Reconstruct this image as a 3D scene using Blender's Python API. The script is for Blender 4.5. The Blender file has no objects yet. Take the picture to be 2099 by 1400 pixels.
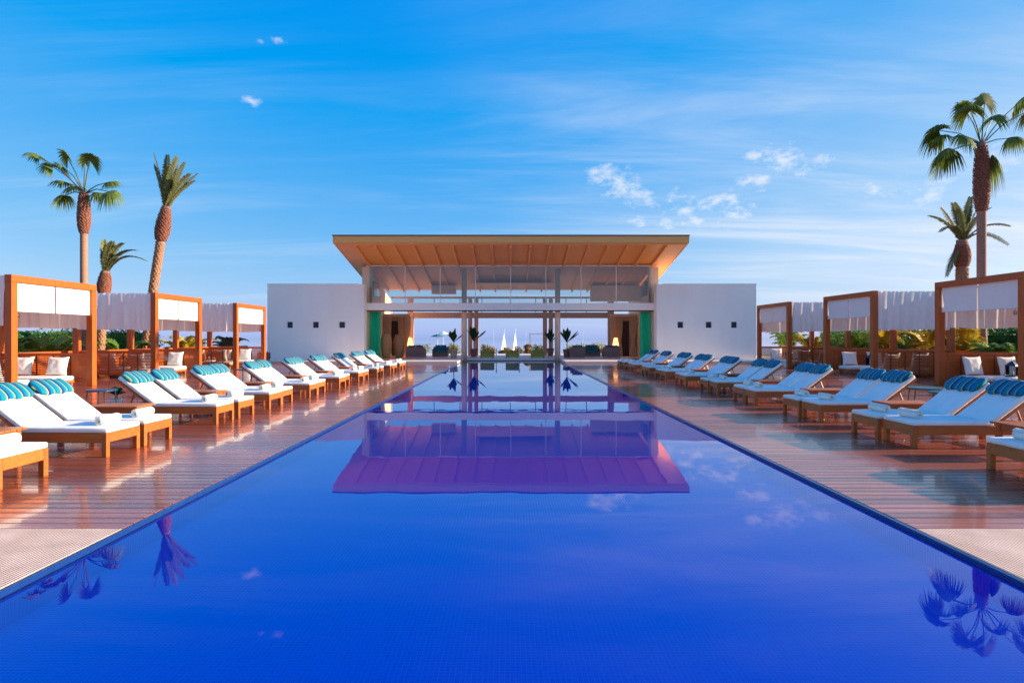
import bpy, bmesh, math, random
from mathutils import Vector, Matrix, noise as mnoise
R = math.radians
random.seed(7)
scene = bpy.context.scene
COL = scene.collection

# ------------------------------------------------------------------ camera
CAM_Z = 1.6
F = 1222.0            # focal length in photo pixels (photo 2099 wide)
cd = bpy.data.cameras.new("camera")
cam = bpy.data.objects.new("camera", cd); COL.objects.link(cam)
cam.location = (0, 0, CAM_Z); cam.rotation_euler = (R(90), 0, 0)
cd.sensor_width = 36; cd.lens = F / 2099 * 36
cd.shift_x = 3.5 / 2099; cd.shift_y = -8 / 2099
cd.clip_start = 0.05; cd.clip_end = 60000
scene.camera = cam

# ------------------------------------------------------------------ light
SUN_EL, SUN_AZ = 16.0, 3.0        # azimuth measured from +X towards +Y
w = bpy.data.worlds.new("World"); scene.world = w; w.use_nodes = True
nt = w.node_tree; nt.nodes.clear()
L = nt.links
def N(t, **k):
    n = nt.nodes.new(t)
    for a, b in k.items(): setattr(n, a, b)
    return n
def MATH(op, a, b=None, c=None, clamp=False):
    n = N('ShaderNodeMath', operation=op, use_clamp=clamp)
    for i, v in enumerate((a, b, c)):
        if v is None: continue
        if isinstance(v, (int, float)): n.inputs[i].default_value = v
        else: L.new(v, n.inputs[i])
    return n.outputs[0]
def VM(op, a, b=None):
    n = N('ShaderNodeVectorMath', operation=op)
    for i, v in enumerate((a, b)):
        if v is None: continue
        if isinstance(v, (tuple, list)): n.inputs[i].default_value = v
        else: L.new(v, n.inputs[i])
    return n
def SMOOTH(v, lo, hi):
    n = N('ShaderNodeMapRange', interpolation_type='SMOOTHSTEP')
    L.new(v, n.inputs[0]); n.inputs[1].default_value = lo; n.inputs[2].default_value = hi
    return n.outputs[0]
sky = N('ShaderNodeTexSky', sky_type='NISHITA')
sky.sun_disc = False; sky.sun_elevation = R(SUN_EL); sky.sun_rotation = R(90 - SUN_AZ)
sky.air_density = 1.0; sky.dust_density = 0.45; sky.ozone_density = 3.0; sky.altitude = 0
# grade of the whole sky, the same in every direction: flatter, cooler and more saturated, as the photograph is processed
sp0 = N('ShaderNodeSeparateColor'); L.new(sky.outputs[0], sp0.inputs[0])
hs = N('ShaderNodeCombineColor'); KS = 3.42
def over(v, t, k): return MATH('MULTIPLY', MATH('MAXIMUM', MATH('SUBTRACT', v, t), 0.0), k * KS)
L.new(MATH('MULTIPLY', MATH('POWER', MATH('MAXIMUM', MATH('SUBTRACT', sp0.outputs[0], 0.95), 0.0), 0.85), 0.168 * KS), hs.inputs[0])
L.new(MATH('ADD', MATH('MULTIPLY', MATH('POWER', sp0.outputs[1], 0.60), 0.228 * KS), over(sp0.outputs[1], 5.5, 0.16)), hs.inputs[1])
L.new(MATH('ADD', MATH('MULTIPLY', MATH('POWER', sp0.outputs[2], 0.08), 0.735 * KS), over(sp0.outputs[2], 5.2, 0.18)), hs.inputs[2])
tc = N('ShaderNodeTexCoord')
D = tc.outputs['Generated']
sx = N('ShaderNodeSeparateXYZ'); L.new(D, sx.inputs[0])
zc = MATH('ADD', MATH('MAXIMUM', sx.outputs[2], 0.0), 0.10)
cmb = N('ShaderNodeCombineXYZ')
L.new(MATH('DIVIDE', sx.outputs[0], zc), cmb.inputs[0]); L.new(MATH('DIVIDE', sx.outputs[1], zc), cmb.inputs[1])
# thin high cirrus in streaks
mp = N('ShaderNodeMapping'); mp.inputs['Rotation'].default_value = (0, 0, R(28)); mp.inputs['Scale'].default_value = (0.35, 1.5, 1)
L.new(cmb.outputs[0], mp.inputs[0])
n1 = N('ShaderNodeTexNoise'); n1.inputs['Scale'].default_value = 1.3; n1.inputs['Detail'].default_value = 9; n1.inputs['Roughness'].default_value = 0.62; n1.inputs['Distortion'].default_value = 0.5
L.new(mp.outputs[0], n1.inputs[0])
n2 = N('ShaderNodeTexNoise'); n2.inputs['Scale'].default_value = 0.33; n2.inputs['Detail'].default_value = 3
L.new(cmb.outputs[0], n2.inputs[0])
low = MATH('SUBTRACT', 1.0, SMOOTH(sx.outputs[2], 0.05, 0.50))
veil = MATH('MULTIPLY', SMOOTH(sx.outputs[0], -0.1, 0.75), low)
cir = MATH('MULTIPLY', SMOOTH(n1.outputs[0], 0.40, 0.80), MATH('ADD', SMOOTH(n2.outputs[0], 0.35, 0.68), MATH('MULTIPLY', veil, 0.6)))
cir = MATH('ADD', MATH('MULTIPLY', cir, 0.55), MATH('MULTIPLY', veil, MATH('MULTIPLY', n1.outputs[0], 0.9)), None, True)
# small broken puffs
puff = None
spots = [(1275,378,1.5),(1318,405,1.1),(1380,400,.8),(1445,422,1.2),(1500,405,1.1),(1592,325,1.5),(1545,318,.8),(1685,326,.9),
         (1555,368,1.2),(1300,455,1.1),(1368,458,.9),(1430,452,1.3),(1500,444,1.3),(1640,348,1.1),
         (566,84,.34),(536,86,.28),(515,206,.42),(1790,385,1.2),(1920,395,1.5),(2060,330,1.8),(1235,362,.9),(1240,350,.8),(1400,435,.9),(1470,412,1.0),(1530,440,1.0),(1620,340,1.2)]
for (a, b, r) in spots:
    c = Vector((a - 1046, F, 692 - b)).normalized()
    dv = VM('SUBTRACT', D, tuple(c)); sc = VM('MULTIPLY', dv.outputs[0], (1, 1, 1.9))
    ln = VM('LENGTH', sc.outputs[0]).outputs['Value']
    s = MATH('SUBTRACT', 1.0, MATH('DIVIDE', ln, 0.040 * r))
    puff = s if puff is None else MATH('MAXIMUM', puff, s)
puff = MATH('MAXIMUM', puff, -0.6)
n3 = N('ShaderNodeTexNoise'); n3.inputs['Scale'].default_value = 36; n3.inputs['Detail'].default_value = 8; n3.inputs['Roughness'].default_value = 0.68
mp3 = N('ShaderNodeMapping'); mp3.inputs['Scale'].default_value = (1, 1, 1.9); L.new(D, mp3.inputs[0]); L.new(mp3.outputs[0], n3.inputs[0])
pf = MATH('ADD', MATH('MULTIPLY', puff, 0.30), n3.outputs[0])
pf = MATH('MULTIPLY', SMOOTH(pf, 0.50, 0.95), 0.75)
cl = MATH('MAXIMUM', cir, pf)
cl = MATH('MULTIPLY', cl, SMOOTH(sx.outputs[2], 0.0, 0.06))
cb = N('ShaderNodeCombineColor')
for i_, v_ in enumerate((2.75, 2.85, 3.10)): cb.inputs[i_].default_value = v_
mx = N('ShaderNodeMix', data_type='RGBA'); L.new(cl, mx.inputs[0]); L.new(hs.outputs[0], mx.inputs[6]); L.new(cb.outputs[0], mx.inputs[7])
bg = N('ShaderNodeBackground'); bg.inputs[1].default_value = 0.12
L.new(mx.outputs[2], bg.inputs[0])
wo = N('ShaderNodeOutputWorld'); L.new(bg.outputs[0], wo.inputs[0])

sd = bpy.data.lights.new("sun", 'SUN'); sd.energy = 4.6; sd.angle = R(0.5); sd.color = (1.0, 0.80, 0.58)
sun = bpy.data.objects.new("sun", sd); COL.objects.link(sun)
SV = Vector((math.cos(R(SUN_EL)) * math.cos(R(SUN_AZ)), math.cos(R(SUN_EL)) * math.sin(R(SUN_AZ)), math.sin(R(SUN_EL))))
sun.rotation_euler = SV.to_track_quat('Z', 'Y').to_euler(); sun.location = (60, 5, 30)
scene.view_settings.view_transform = 'Standard'; scene.view_settings.look = 'None'
scene.view_settings.gamma = 1.0; scene.view_settings.use_curve_mapping = False
scene.view_settings.exposure = 1.45

# ------------------------------------------------------------------ materials
MATS = {}
def mat(name, c1, c2=None, rough=0.5, scale=6.0, detail=5, stretch=(1, 1, 1), bump=0.0, bscale=None, coat=0.0, rnd=0.0,
        metallic=0.0, transl=0.0, spec=0.5, rough2=None, bstretch=None):
    m = bpy.data.materials.new(name); m.use_nodes = True
    t = m.node_tree; n = t.nodes; l = t.links
    b = n['Principled BSDF']; out = n['Material Output']
    b.inputs['Roughness'].default_value = rough; b.inputs['Metallic'].default_value = metallic
    b.inputs['Specular IOR Level'].default_value = spec
    if coat: b.inputs['Coat Weight'].default_value = coat; b.inputs['Coat Roughness'].default_value = 0.06
    c2 = c2 or tuple(x * 0.85 for x in c1)
    co = n.new('ShaderNodeTexCoord'); oi = n.new('ShaderNodeObjectInfo')
    off = n.new('ShaderNodeVectorMath'); off.operation = 'MULTIPLY_ADD'
    cx = n.new('ShaderNodeCombineXYZ')
    for i in range(3): l.new(oi.outputs['Random'], cx.inputs[i])
    l.new(cx.outputs[0], off.inputs[0]); off.inputs[1].default_value = (37, 53, 71); l.new(co.outputs['Object'], off.inputs[2])
    mp = n.new('ShaderNodeMapping'); mp.inputs['Scale'].default_value = stretch; l.new(off.outputs[0], mp.inputs[0])
    nz = n.new('ShaderNodeTexNoise'); nz.inputs['Scale'].default_value = scale; nz.inputs['Detail'].default_value = detail; nz.inputs['Roughness'].default_value = 0.6
    l.new(mp.outputs[0], nz.inputs[0])
    rp = n.new('ShaderNodeMapRange'); rp.inputs[1].default_value = 0.3; rp.inputs[2].default_value = 0.7; l.new(nz.outputs[0], rp.inputs[0])
    mx = n.new('ShaderNodeMix'); mx.data_type = 'RGBA'; mx.inputs[6].default_value = (*c1, 1); mx.inputs[7].default_value = (*c2, 1)
    l.new(rp.outputs[0], mx.inputs[0]); colr = mx.outputs[2]
    if rnd:
        hsv = n.new('ShaderNodeHueSaturation')
        mr = n.new('ShaderNodeMapRange'); mr.inputs[3].default_value = 1 - rnd; mr.inputs[4].default_value = 1 + rnd
        l.new(oi.outputs['Random'], mr.inputs[0]); l.new(mr.outputs[0], hsv.inputs['Value']); l.new(colr, hsv.inputs['Color']); colr = hsv.outputs[0]
    l.new(colr, b.inputs['Base Color'])
    if rough2 is not None:
        r2 = n.new('ShaderNodeMapRange'); r2.inputs[1].default_value = 0.3; r2.inputs[2].default_value = 0.7
        r2.inputs[3].default_value = rough; r2.inputs[4].default_value = rough2; l.new(nz.outputs[0], r2.inputs[0]); l.new(r2.outputs[0], b.inputs['Roughness'])
    if bump:
        nb = n.new('ShaderNodeTexNoise'); nb.inputs['Scale'].default_value = bscale or scale * 3; nb.inputs['Detail'].default_value = 4
        mb = n.new('ShaderNodeMapping'); mb.inputs['Scale'].default_value = bstretch or stretch; l.new(off.outputs[0], mb.inputs[0]); l.new(mb.outputs[0], nb.inputs[0])
        bp = n.new('ShaderNodeBump'); bp.inputs['Strength'].default_value = bump; bp.inputs['Distance'].default_value = 0.02
        l.new(nb.outputs[0], bp.inputs['Height']); l.new(bp.outputs[0], b.inputs['Normal'])
    if transl:
        tr = n.new('ShaderNodeBsdfTranslucent'); l.new(colr, tr.inputs[0])
        ms = n.new('ShaderNodeMixShader'); ms.inputs[0].default_value = transl
        l.new(b.outputs[0], ms.inputs[1]); l.new(tr.outputs[0], ms.inputs[2]); l.new(ms.outputs[0], out.inputs[0])
    MATS[name] = m
    return m

teak = mat('teak', (0.47, 0.130, 0.024), (0.36, 0.088, 0.015), rough=0.38, scale=3, stretch=(1, 6, 6), bump=0.15, rnd=0.12)
teak_y = mat('cabana_wood', (0.50, 0.102, 0.010), (0.38, 0.070, 0.007), rough=0.42, scale=2.2, stretch=(5, 5, 0.8), bump=0.15, rnd=0.1)
deckwood = mat('deck_wood', (0.36, 0.098, 0.046), (0.185, 0.046, 0.024), rough=0.13, rough2=0.36, scale=1.3, detail=7, stretch=(0.35, 9, 9), bump=0.10, bscale=2.0, bstretch=(0.25, 7, 7), rnd=0.30, coat=0.45)
sub = mat('sub_base', (0.03, 0.02, 0.018), rough=0.9)
linen = mat('white_linen', (0.83, 0.80, 0.77), (0.77, 0.74, 0.71), rough=0.85, scale=9, bump=0.25, bscale=14, spec=0.2)
cushion = mat('seat_fabric', (0.85, 0.81, 0.77), (0.77, 0.73, 0.69), rough=0.9, scale=4, bump=0.55, bscale=5, spec=0.15)
curtain = mat('curtain_fabric', (0.93, 0.86, 0.82), (0.88, 0.81, 0.77), rough=0.9, scale=4, transl=0.22, spec=0.1)
shade_m = mat('shade_fabric', (0.84, 0.81, 0.78), (0.81, 0.78, 0.75), rough=0.85, scale=3, transl=0.15, spec=0.1)
backshade_m = mat('shadow_tinted_fabric', (0.74, 0.36, 0.25), (0.62, 0.29, 0.19), rough=0.8, scale=3, stretch=(30, 30, 1), transl=0.18, spec=0.1)  # back shade's shadow and glow-through are put into its brownish pink colour
towel_m = mat('towel_cotton', (0.83, 0.82, 0.74), (0.77, 0.77, 0.70), rough=0.95, scale=40, bump=0.5, bscale=120, spec=0.1)
plaster = mat('white_plaster', (0.94, 0.87, 0.80), (0.88, 0.80, 0.73), rough=0.8, scale=1.1, detail=9, stretch=(1, 1, .35), bump=0.06, bscale=60)
beamwhite = mat('white_paint', (0.93, 0.85, 0.79), (0.89, 0.81, 0.75), rough=0.5, scale=2)
beige = mat('beige_render', (0.82, 0.60, 0.42), (0.76, 0.54, 0.37), rough=0.7, scale=1.5)
colstone = mat('column_render', (0.92, 0.60, 0.43), (0.84, 0.53, 0.37), rough=0.6, scale=3, stretch=(1, 1, .4))
stonefloor = mat('terrace_stone', (0.86, 0.70, 0.58), (0.78, 0.62, 0.50), rough=0.45, scale=2)
wood_soffit = mat('soffit_wood', (0.96, 0.40, 0.095), (0.86, 0.33, 0.07), rough=0.5, scale=2.5, stretch=(0.4, 12, 12), bump=0.1)
wood_fascia = mat('fascia_wood', (0.94, 0.43, 0.12), (0.84, 0.36, 0.09), rough=0.55, scale=2.5, stretch=(0.4, 10, 10), bump=0.1)
wood_brown = mat('interior_wood', (0.58, 0.33, 0.22), (0.48, 0.26, 0.17), rough=0.5, scale=2, stretch=(6, 6, .6))
darkroof = mat('roof_edge', (0.10, 0.055, 0.04), rough=0.7)
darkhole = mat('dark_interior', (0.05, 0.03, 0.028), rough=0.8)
wicker = mat('wicker', (0.64, 0.29, 0.11), (0.46, 0.19, 0.07), rough=0.65, scale=20, stretch=(1, 1, 5), bump=0.6, bscale=40)
wicker_d = mat('dark_wicker', (0.26, 0.14, 0.12), (0.19, 0.10, 0.085), rough=0.65, scale=25, bump=0.6, bscale=50)
navy = mat('navy_metal', (0.012, 0.04, 0.10), (0.01, 0.03, 0.075), rough=0.35, scale=3)
tealmetal = mat('teal_metal', (0.012, 0.09, 0.10), (0.01, 0.07, 0.08), rough=0.35, scale=3)
tealfab = mat('teal_fabric', (0.02, 0.17, 0.22), (0.015, 0.13, 0.18), rough=0.9, scale=8)
bluefab = mat('blue_fabric', (0.02, 0.06, 0.22), (0.015, 0.05, 0.17), rough=0.9, scale=8)
olive = mat('olive_fabric', (0.34, 0.30, 0.06), (0.28, 0.245, 0.05), rough=0.9, scale=8)
potm = mat('pot_clay', (0.55, 0.42, 0.28), (0.34, 0.27, 0.19), rough=0.7, scale=4)
terracotta = mat('terracotta', (0.45, 0.20, 0.11), (0.36, 0.15, 0.08), rough=0.7, scale=4)
iron = mat('dark_iron', (0.03, 0.03, 0.032), rough=0.5, scale=4)
brass = mat('hook_metal', (0.5, 0.45, 0.38), rough=0.35, metallic=0.9)
rope_m = mat('cord', (0.6, 0.55, 0.48), rough=0.8)
drape = mat('drape_linen', (0.74, 0.56, 0.40), (0.66, 0.48, 0.34), rough=0.9, scale=3, transl=0.15)
sand = mat('sandy_ground', (0.42, 0.33, 0.22), (0.33, 0.26, 0.16), rough=0.95, scale=0.5, detail=8, bump=0.3, bscale=6)
hull = mat('boat_white', (0.8, 0.8, 0.8), (0.75, 0.75, 0.76), rough=0.3, scale=2)
trunk_grey = mat('palm_trunk', (0.34, 0.19, 0.13), (0.24, 0.125, 0.085), rough=0.9, scale=5, stretch=(1, 1, 5), bump=0.7, bscale=6, bstretch=(1, 1, 8))
trunk_scar = mat('palm_scales', (0.36, 0.19, 0.10), (0.25, 0.12, 0.065), rough=0.9, scale=14, bump=0.5, rnd=0.2)
sheath = mat('leaf_base', (0.29, 0.105, 0.06), (0.13, 0.045, 0.028), rough=0.9, scale=16, bump=0.5)
def leafmat(name, c1, c2, t=0.3, scale=3): return mat(name, c1, c2, rough=0.55, scale=scale, transl=t, rnd=0.22, spec=0.3)
leaf_fan = leafmat('fan_leaf', (0.17, 0.22, 0.03), (0.085, 0.13, 0.02))
leaf_date = leafmat('date_leaf', (0.155, 0.165, 0.055), (0.10, 0.115, 0.04))
leaf_dry = leafmat('dry_leaf', (0.26, 0.17, 0.07), (0.20, 0.12, 0.05))
leaf_yel = leafmat('yellow_leaf', (0.50, 0.33, 0.02), (0.30, 0.26, 0.03))
leaf_grn = leafmat('green_leaf', (0.14, 0.25, 0.03), (0.085, 0.165, 0.022))
leaf_hedge = leafmat('hedge_leaf', (0.04, 0.18, 0.03), (0.02, 0.11, 0.022), t=0.2, scale=8)
leaf_pot = leafmat('pot_leaf', (0.025, 0.085, 0.022), (0.018, 0.06, 0.018), t=0.2)
flower_o = leafmat('orange_flower', (0.42, 0.14, 0.04), (0.30, 0.09, 0.03), t=0.2)
flower_p = leafmat('purple_flower', (0.35, 0.10, 0.38), (0.28, 0.07, 0.30), t=0.3)
flower_r = leafmat('red_flower', (0.35, 0.05, 0.04), (0.25, 0.03, 0.03), t=0.2)

def raw(name):
    m = bpy.data.materials.new(name); m.use_nodes = True; m.node_tree.nodes.clear(); MATS[name] = m
    return m, m.node_tree.nodes, m.node_tree.links
def glassmat(name, tint, rough=0.0, ior=1.5, base=0.0):
    m, n, l = raw(name)
    o = n.new('ShaderNodeOutputMaterial'); fr = n.new('ShaderNodeFresnel'); fr.inputs[0].default_value = ior
    t = n.new('ShaderNodeBsdfTransparent'); t.inputs[0].default_value = (*tint, 1)
    g = n.new('ShaderNodeBsdfGlossy'); g.inputs['Roughness'].default_value = rough
    s = n.new('ShaderNodeMixShader'); l.new(fr.outputs[0], s.inputs[0]); l.new(t.outputs[0], s.inputs[1]); l.new(g.outputs[0], s.inputs[2]); l.new(s.outputs[0], o.inputs[0])
    return m
glass = glassmat('clear_glass', (0.88, 0.88, 0.87), ior=1.7)
greenglass = glassmat('green_glass', (0.42, 0.95, 0.85), ior=1.35)
_n = greenglass.node_tree.nodes; _l = greenglass.node_tree.links; _o = [q for q in _n if q.type == 'OUTPUT_MATERIAL'][0]; _s = [q for q in _n if q.type == 'MIX_SHADER'][0]
_d = _n.new('ShaderNodeBsdfDiffuse'); _d.inputs[0].default_value = (0.04, 0.90, 0.62, 1); _t = _n.new('ShaderNodeBsdfTranslucent'); _t.inputs[0].default_value = (0.04, 0.95, 0.68, 1)
_a = _n.new('ShaderNodeMixShader'); _l.new(_d.outputs[0], _a.inputs[1]); _l.new(_t.outputs[0], _a.inputs[2])
_b = _n.new('ShaderNodeMixShader'); _b.inputs[0].default_value = 0.34; _l.new(_s.outputs[0], _b.inputs[1]); _l.new(_a.outputs[0], _b.inputs[2]); _l.new(_b.outputs[0], _o.inputs[0])
lampglass = glassmat('lantern_glass', (0.85, 0.9, 0.9), ior=1.3)

# striped fabric of the head pillows: printed bands along the pillow
m, n, l = raw('striped_fabric'); striped = m
o = n.new('ShaderNodeOutputMaterial'); b = n.new('ShaderNodeBsdfPrincipled'); b.inputs['Roughness'].default_value = 0.85; b.inputs['Specular IOR Level'].default_value = 0.2
co = n.new('ShaderNodeTexCoord'); sp = n.new('ShaderNodeSeparateXYZ'); l.new(co.outputs['Object'], sp.inputs[0])
oi = n.new('ShaderNodeObjectInfo')
a1 = n.new('ShaderNodeMath'); a1.operation = 'MULTIPLY_ADD'; l.new(sp.outputs[1], a1.inputs[0]); a1.inputs[1].default_value = 4.0; l.new(oi.outputs['Random'], a1.inputs[2])
a2 = n.new('ShaderNodeMath'); a2.operation = 'FRACT'; l.new(a1.outputs[0], a2.inputs[0])
rp = n.new('ShaderNodeValToRGB'); rp.color_ramp.interpolation = 'CONSTANT'
bands = [(0, (0.006, 0.035, 0.15)), (.15, (0.0, 0.13, 0.26)), (.34, (0.0, 0.22, 0.30)), (.45, (0.24, 0.30, 0.14)), (.52, (0.0, 0.09, 0.16)), (.64, (0.0, 0.17, 0.32)), (.82, (0.02, 0.20, 0.17)), (.92, (0.30, 0.34, 0.20))]
e = rp.color_ramp.elements
e[0].position = 0; e[0].color = (*bands[0][1], 1); e[1].position = bands[1][0]; e[1].color = (*bands[1][1], 1)
for p_, c_ in bands[2:]:
    q = e.new(p_); q.color = (*c_, 1)
l.new(a2.outputs[0], rp.inputs[0]); l.new(rp.outputs[0], b.inputs['Base Color']); l.new(b.outputs[0], o.inputs[0])

# pool mosaic
m, n, l = raw('pool_mosaic'); mosaic = m
o = n.new('ShaderNodeOutputMaterial'); b = n.new('ShaderNodeBsdfPrincipled'); b.inputs['Roughness'].default_value = 0.6; b.inputs['Specular IOR Level'].default_value = 0.0
co = n.new('ShaderNodeTexCoord'); br = n.new('ShaderNodeTexBrick'); br.offset = 0.0
br.inputs['Scale'].default_value = 1.0; br.inputs['Brick Width'].default_value = 0.03; br.inputs['Row Height'].default_value = 0.03; br.inputs['Mortar Size'].default_value = 0.002
br.inputs['Color1'].default_value = (0.0, 0.15, 0.95, 1); br.inputs['Color2'].default_value = (0.0, 0.19, 0.98, 1); br.inputs['Mortar'].default_value = (0.04, 0.30, 0.98, 1)
l.new(co.outputs['Object'], br.inputs[0])
l.new(br.outputs[0], b.inputs['Base Color']); l.new(b.outputs[0], o.inputs[0])

# pool water: reflecting surface over a clear body
m, n, l = raw('pool_water'); water = m
o = n.new('ShaderNodeOutputMaterial'); lw = n.new('ShaderNodeLayerWeight'); lw.inputs[0].default_value = 0.5
pw_ = n.new('ShaderNodeMath'); pw_.operation = 'POWER'; pw_.inputs[1].default_value = 3.5; l.new(lw.outputs['Facing'], pw_.inputs[0])
fa_ = n.new('ShaderNodeMath'); fa_.operation = 'MULTIPLY_ADD'; fa_.inputs[1].default_value = 0.98; fa_.inputs[2].default_value = 0.02; l.new(pw_.outputs[0], fa_.inputs[0])
fb_ = n.new('ShaderNodeFresnel'); fb_.inputs[0].default_value = 1.36; ge_ = n.new('ShaderNodeNewGeometry')   # from below: total internal reflection
fr = n.new('ShaderNodeMix'); l.new(ge_.outputs['Backfacing'], fr.inputs[0]); l.new(fa_.outputs[0], fr.inputs[2]); l.new(fb_.outputs[0], fr.inputs[3])
t = n.new('ShaderNodeBsdfTransparent'); t.inputs[0].default_value = (0.80, 0.97, 1.0, 1)
g = n.new('ShaderNodeBsdfGlossy'); g.inputs['Roughness'].default_value = 0.0
co = n.new('ShaderNodeTexCoord'); nz = n.new('ShaderNodeTexNoise'); nz.inputs['Scale'].default_value = 1.6; nz.inputs['Detail'].default_value = 2
mpw = n.new('ShaderNodeMapping'); mpw.inputs['Scale'].default_value = (1.0, 0.6, 1); l.new(co.outputs['Object'], mpw.inputs[0]); l.new(mpw.outputs[0], nz.inputs[0])
bp = n.new('ShaderNodeBump'); bp.inputs['Strength'].default_value = 0.022; bp.inputs['Distance'].default_value = 0.05; l.new(nz.outputs[0], bp.inputs['Height'])
l.new(bp.outputs[0], g.inputs['Normal']); l.new(bp.outputs[0], lw.inputs['Normal'])
s = n.new('ShaderNodeMixShader'); l.new(fr.outputs[0], s.inputs[0]); l.new(t.outputs[0], s.inputs[1]); l.new(g.outputs[0], s.inputs[2]); l.new(s.outputs[0], o.inputs[0])

coping_m = mat('coping_tile', (0.006, 0.035, 0.17), (0.005, 0.028, 0.13), rough=0.25, scale=20)
# sea
m, n, l = raw('sea_water'); seam = m
o = n.new('ShaderNodeOutputMaterial'); b = n.new('ShaderNodeBsdfPrincipled'); b.inputs['Base Color'].default_value = (0.05, 0.13, 0.22, 1); b.inputs['Roughness'].default_value = 0.05
co = n.new('ShaderNodeTexCoord'); nz = n.new('ShaderNodeTexNoise'); nz.inputs['Scale'].default_value = 0.4; nz.inputs['Detail'].default_value = 6; l.new(co.outputs['Object'], nz.inputs[0])
bp = n.new('ShaderNodeBump'); bp.inputs['Strength'].default_value = 0.015; bp.inputs['Distance'].default_value = 0.2; l.new(nz.outputs[0], bp.inputs['Height']); l.new(bp.outputs[0], b.inputs['Normal']); l.new(b.outputs[0], o.inputs[0])

# ribbed stone grating beside the near end of the pool
m, n, l = raw('ribbed_stone'); ribbed = m
o = n.new('ShaderNodeOutputMaterial'); b = n.new('ShaderNodeBsdfPrincipled'); b.inputs['Roughness'].default_value = 0.55
co = n.new('ShaderNodeTexCoord'); sp = n.new('ShaderNodeSeparateXYZ'); l.new(co.outputs['Object'], sp.inputs[0])
a1 = n.new('ShaderNodeMath'); a1.operation = 'MULTIPLY'; a1.inputs[1].default_value = 2 * math.pi / 0.028; l.new(sp.outputs[0], a1.inputs[0])
a2 = n.new('ShaderNodeMath'); a2.operation = 'SINE'; l.new(a1.outputs[0], a2.inputs[0])
nz = n.new('ShaderNodeTexNoise'); nz.inputs['Scale'].default_value = 60; nz.inputs['Detail'].default_value = 5; l.new(co.outputs['Object'], nz.inputs[0])
nz2 = n.new('ShaderNodeTexNoise'); nz2.inputs['Scale'].default_value = 3; nz2.inputs['Detail'].default_value = 5; l.new(co.outputs['Object'], nz2.inputs[0])
av = n.new('ShaderNodeMath'); av.operation = 'MULTIPLY_ADD'; l.new(nz.outputs[0], av.inputs[0]); av.inputs[1].default_value = 0.6; l.new(nz2.outputs[0], av.inputs[2])
rr = n.new('ShaderNodeMapRange'); rr.inputs[1].default_value = 0.5; rr.inputs[2].default_value = 1.1; l.new(av.outputs[0], rr.inputs[0])
mx_ = n.new('ShaderNodeMix'); mx_.data_type = 'RGBA'; mx_.inputs[6].default_value = (0.42, 0.28, 0.21, 1); mx_.inputs[7].default_value = (0.70, 0.52, 0.42, 1); l.new(rr.outputs[0], mx_.inputs[0]); l.new(mx_.outputs[2], b.inputs['Base Color'])
bp = n.new('ShaderNodeBump'); bp.inputs['Strength'].default_value = 0.7; bp.inputs['Distance'].default_value = 0.006; l.new(a2.outputs[0], bp.inputs['Height']); l.new(bp.outputs[0], b.inputs['Normal']); l.new(b.outputs[0], o.inputs[0])

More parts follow.
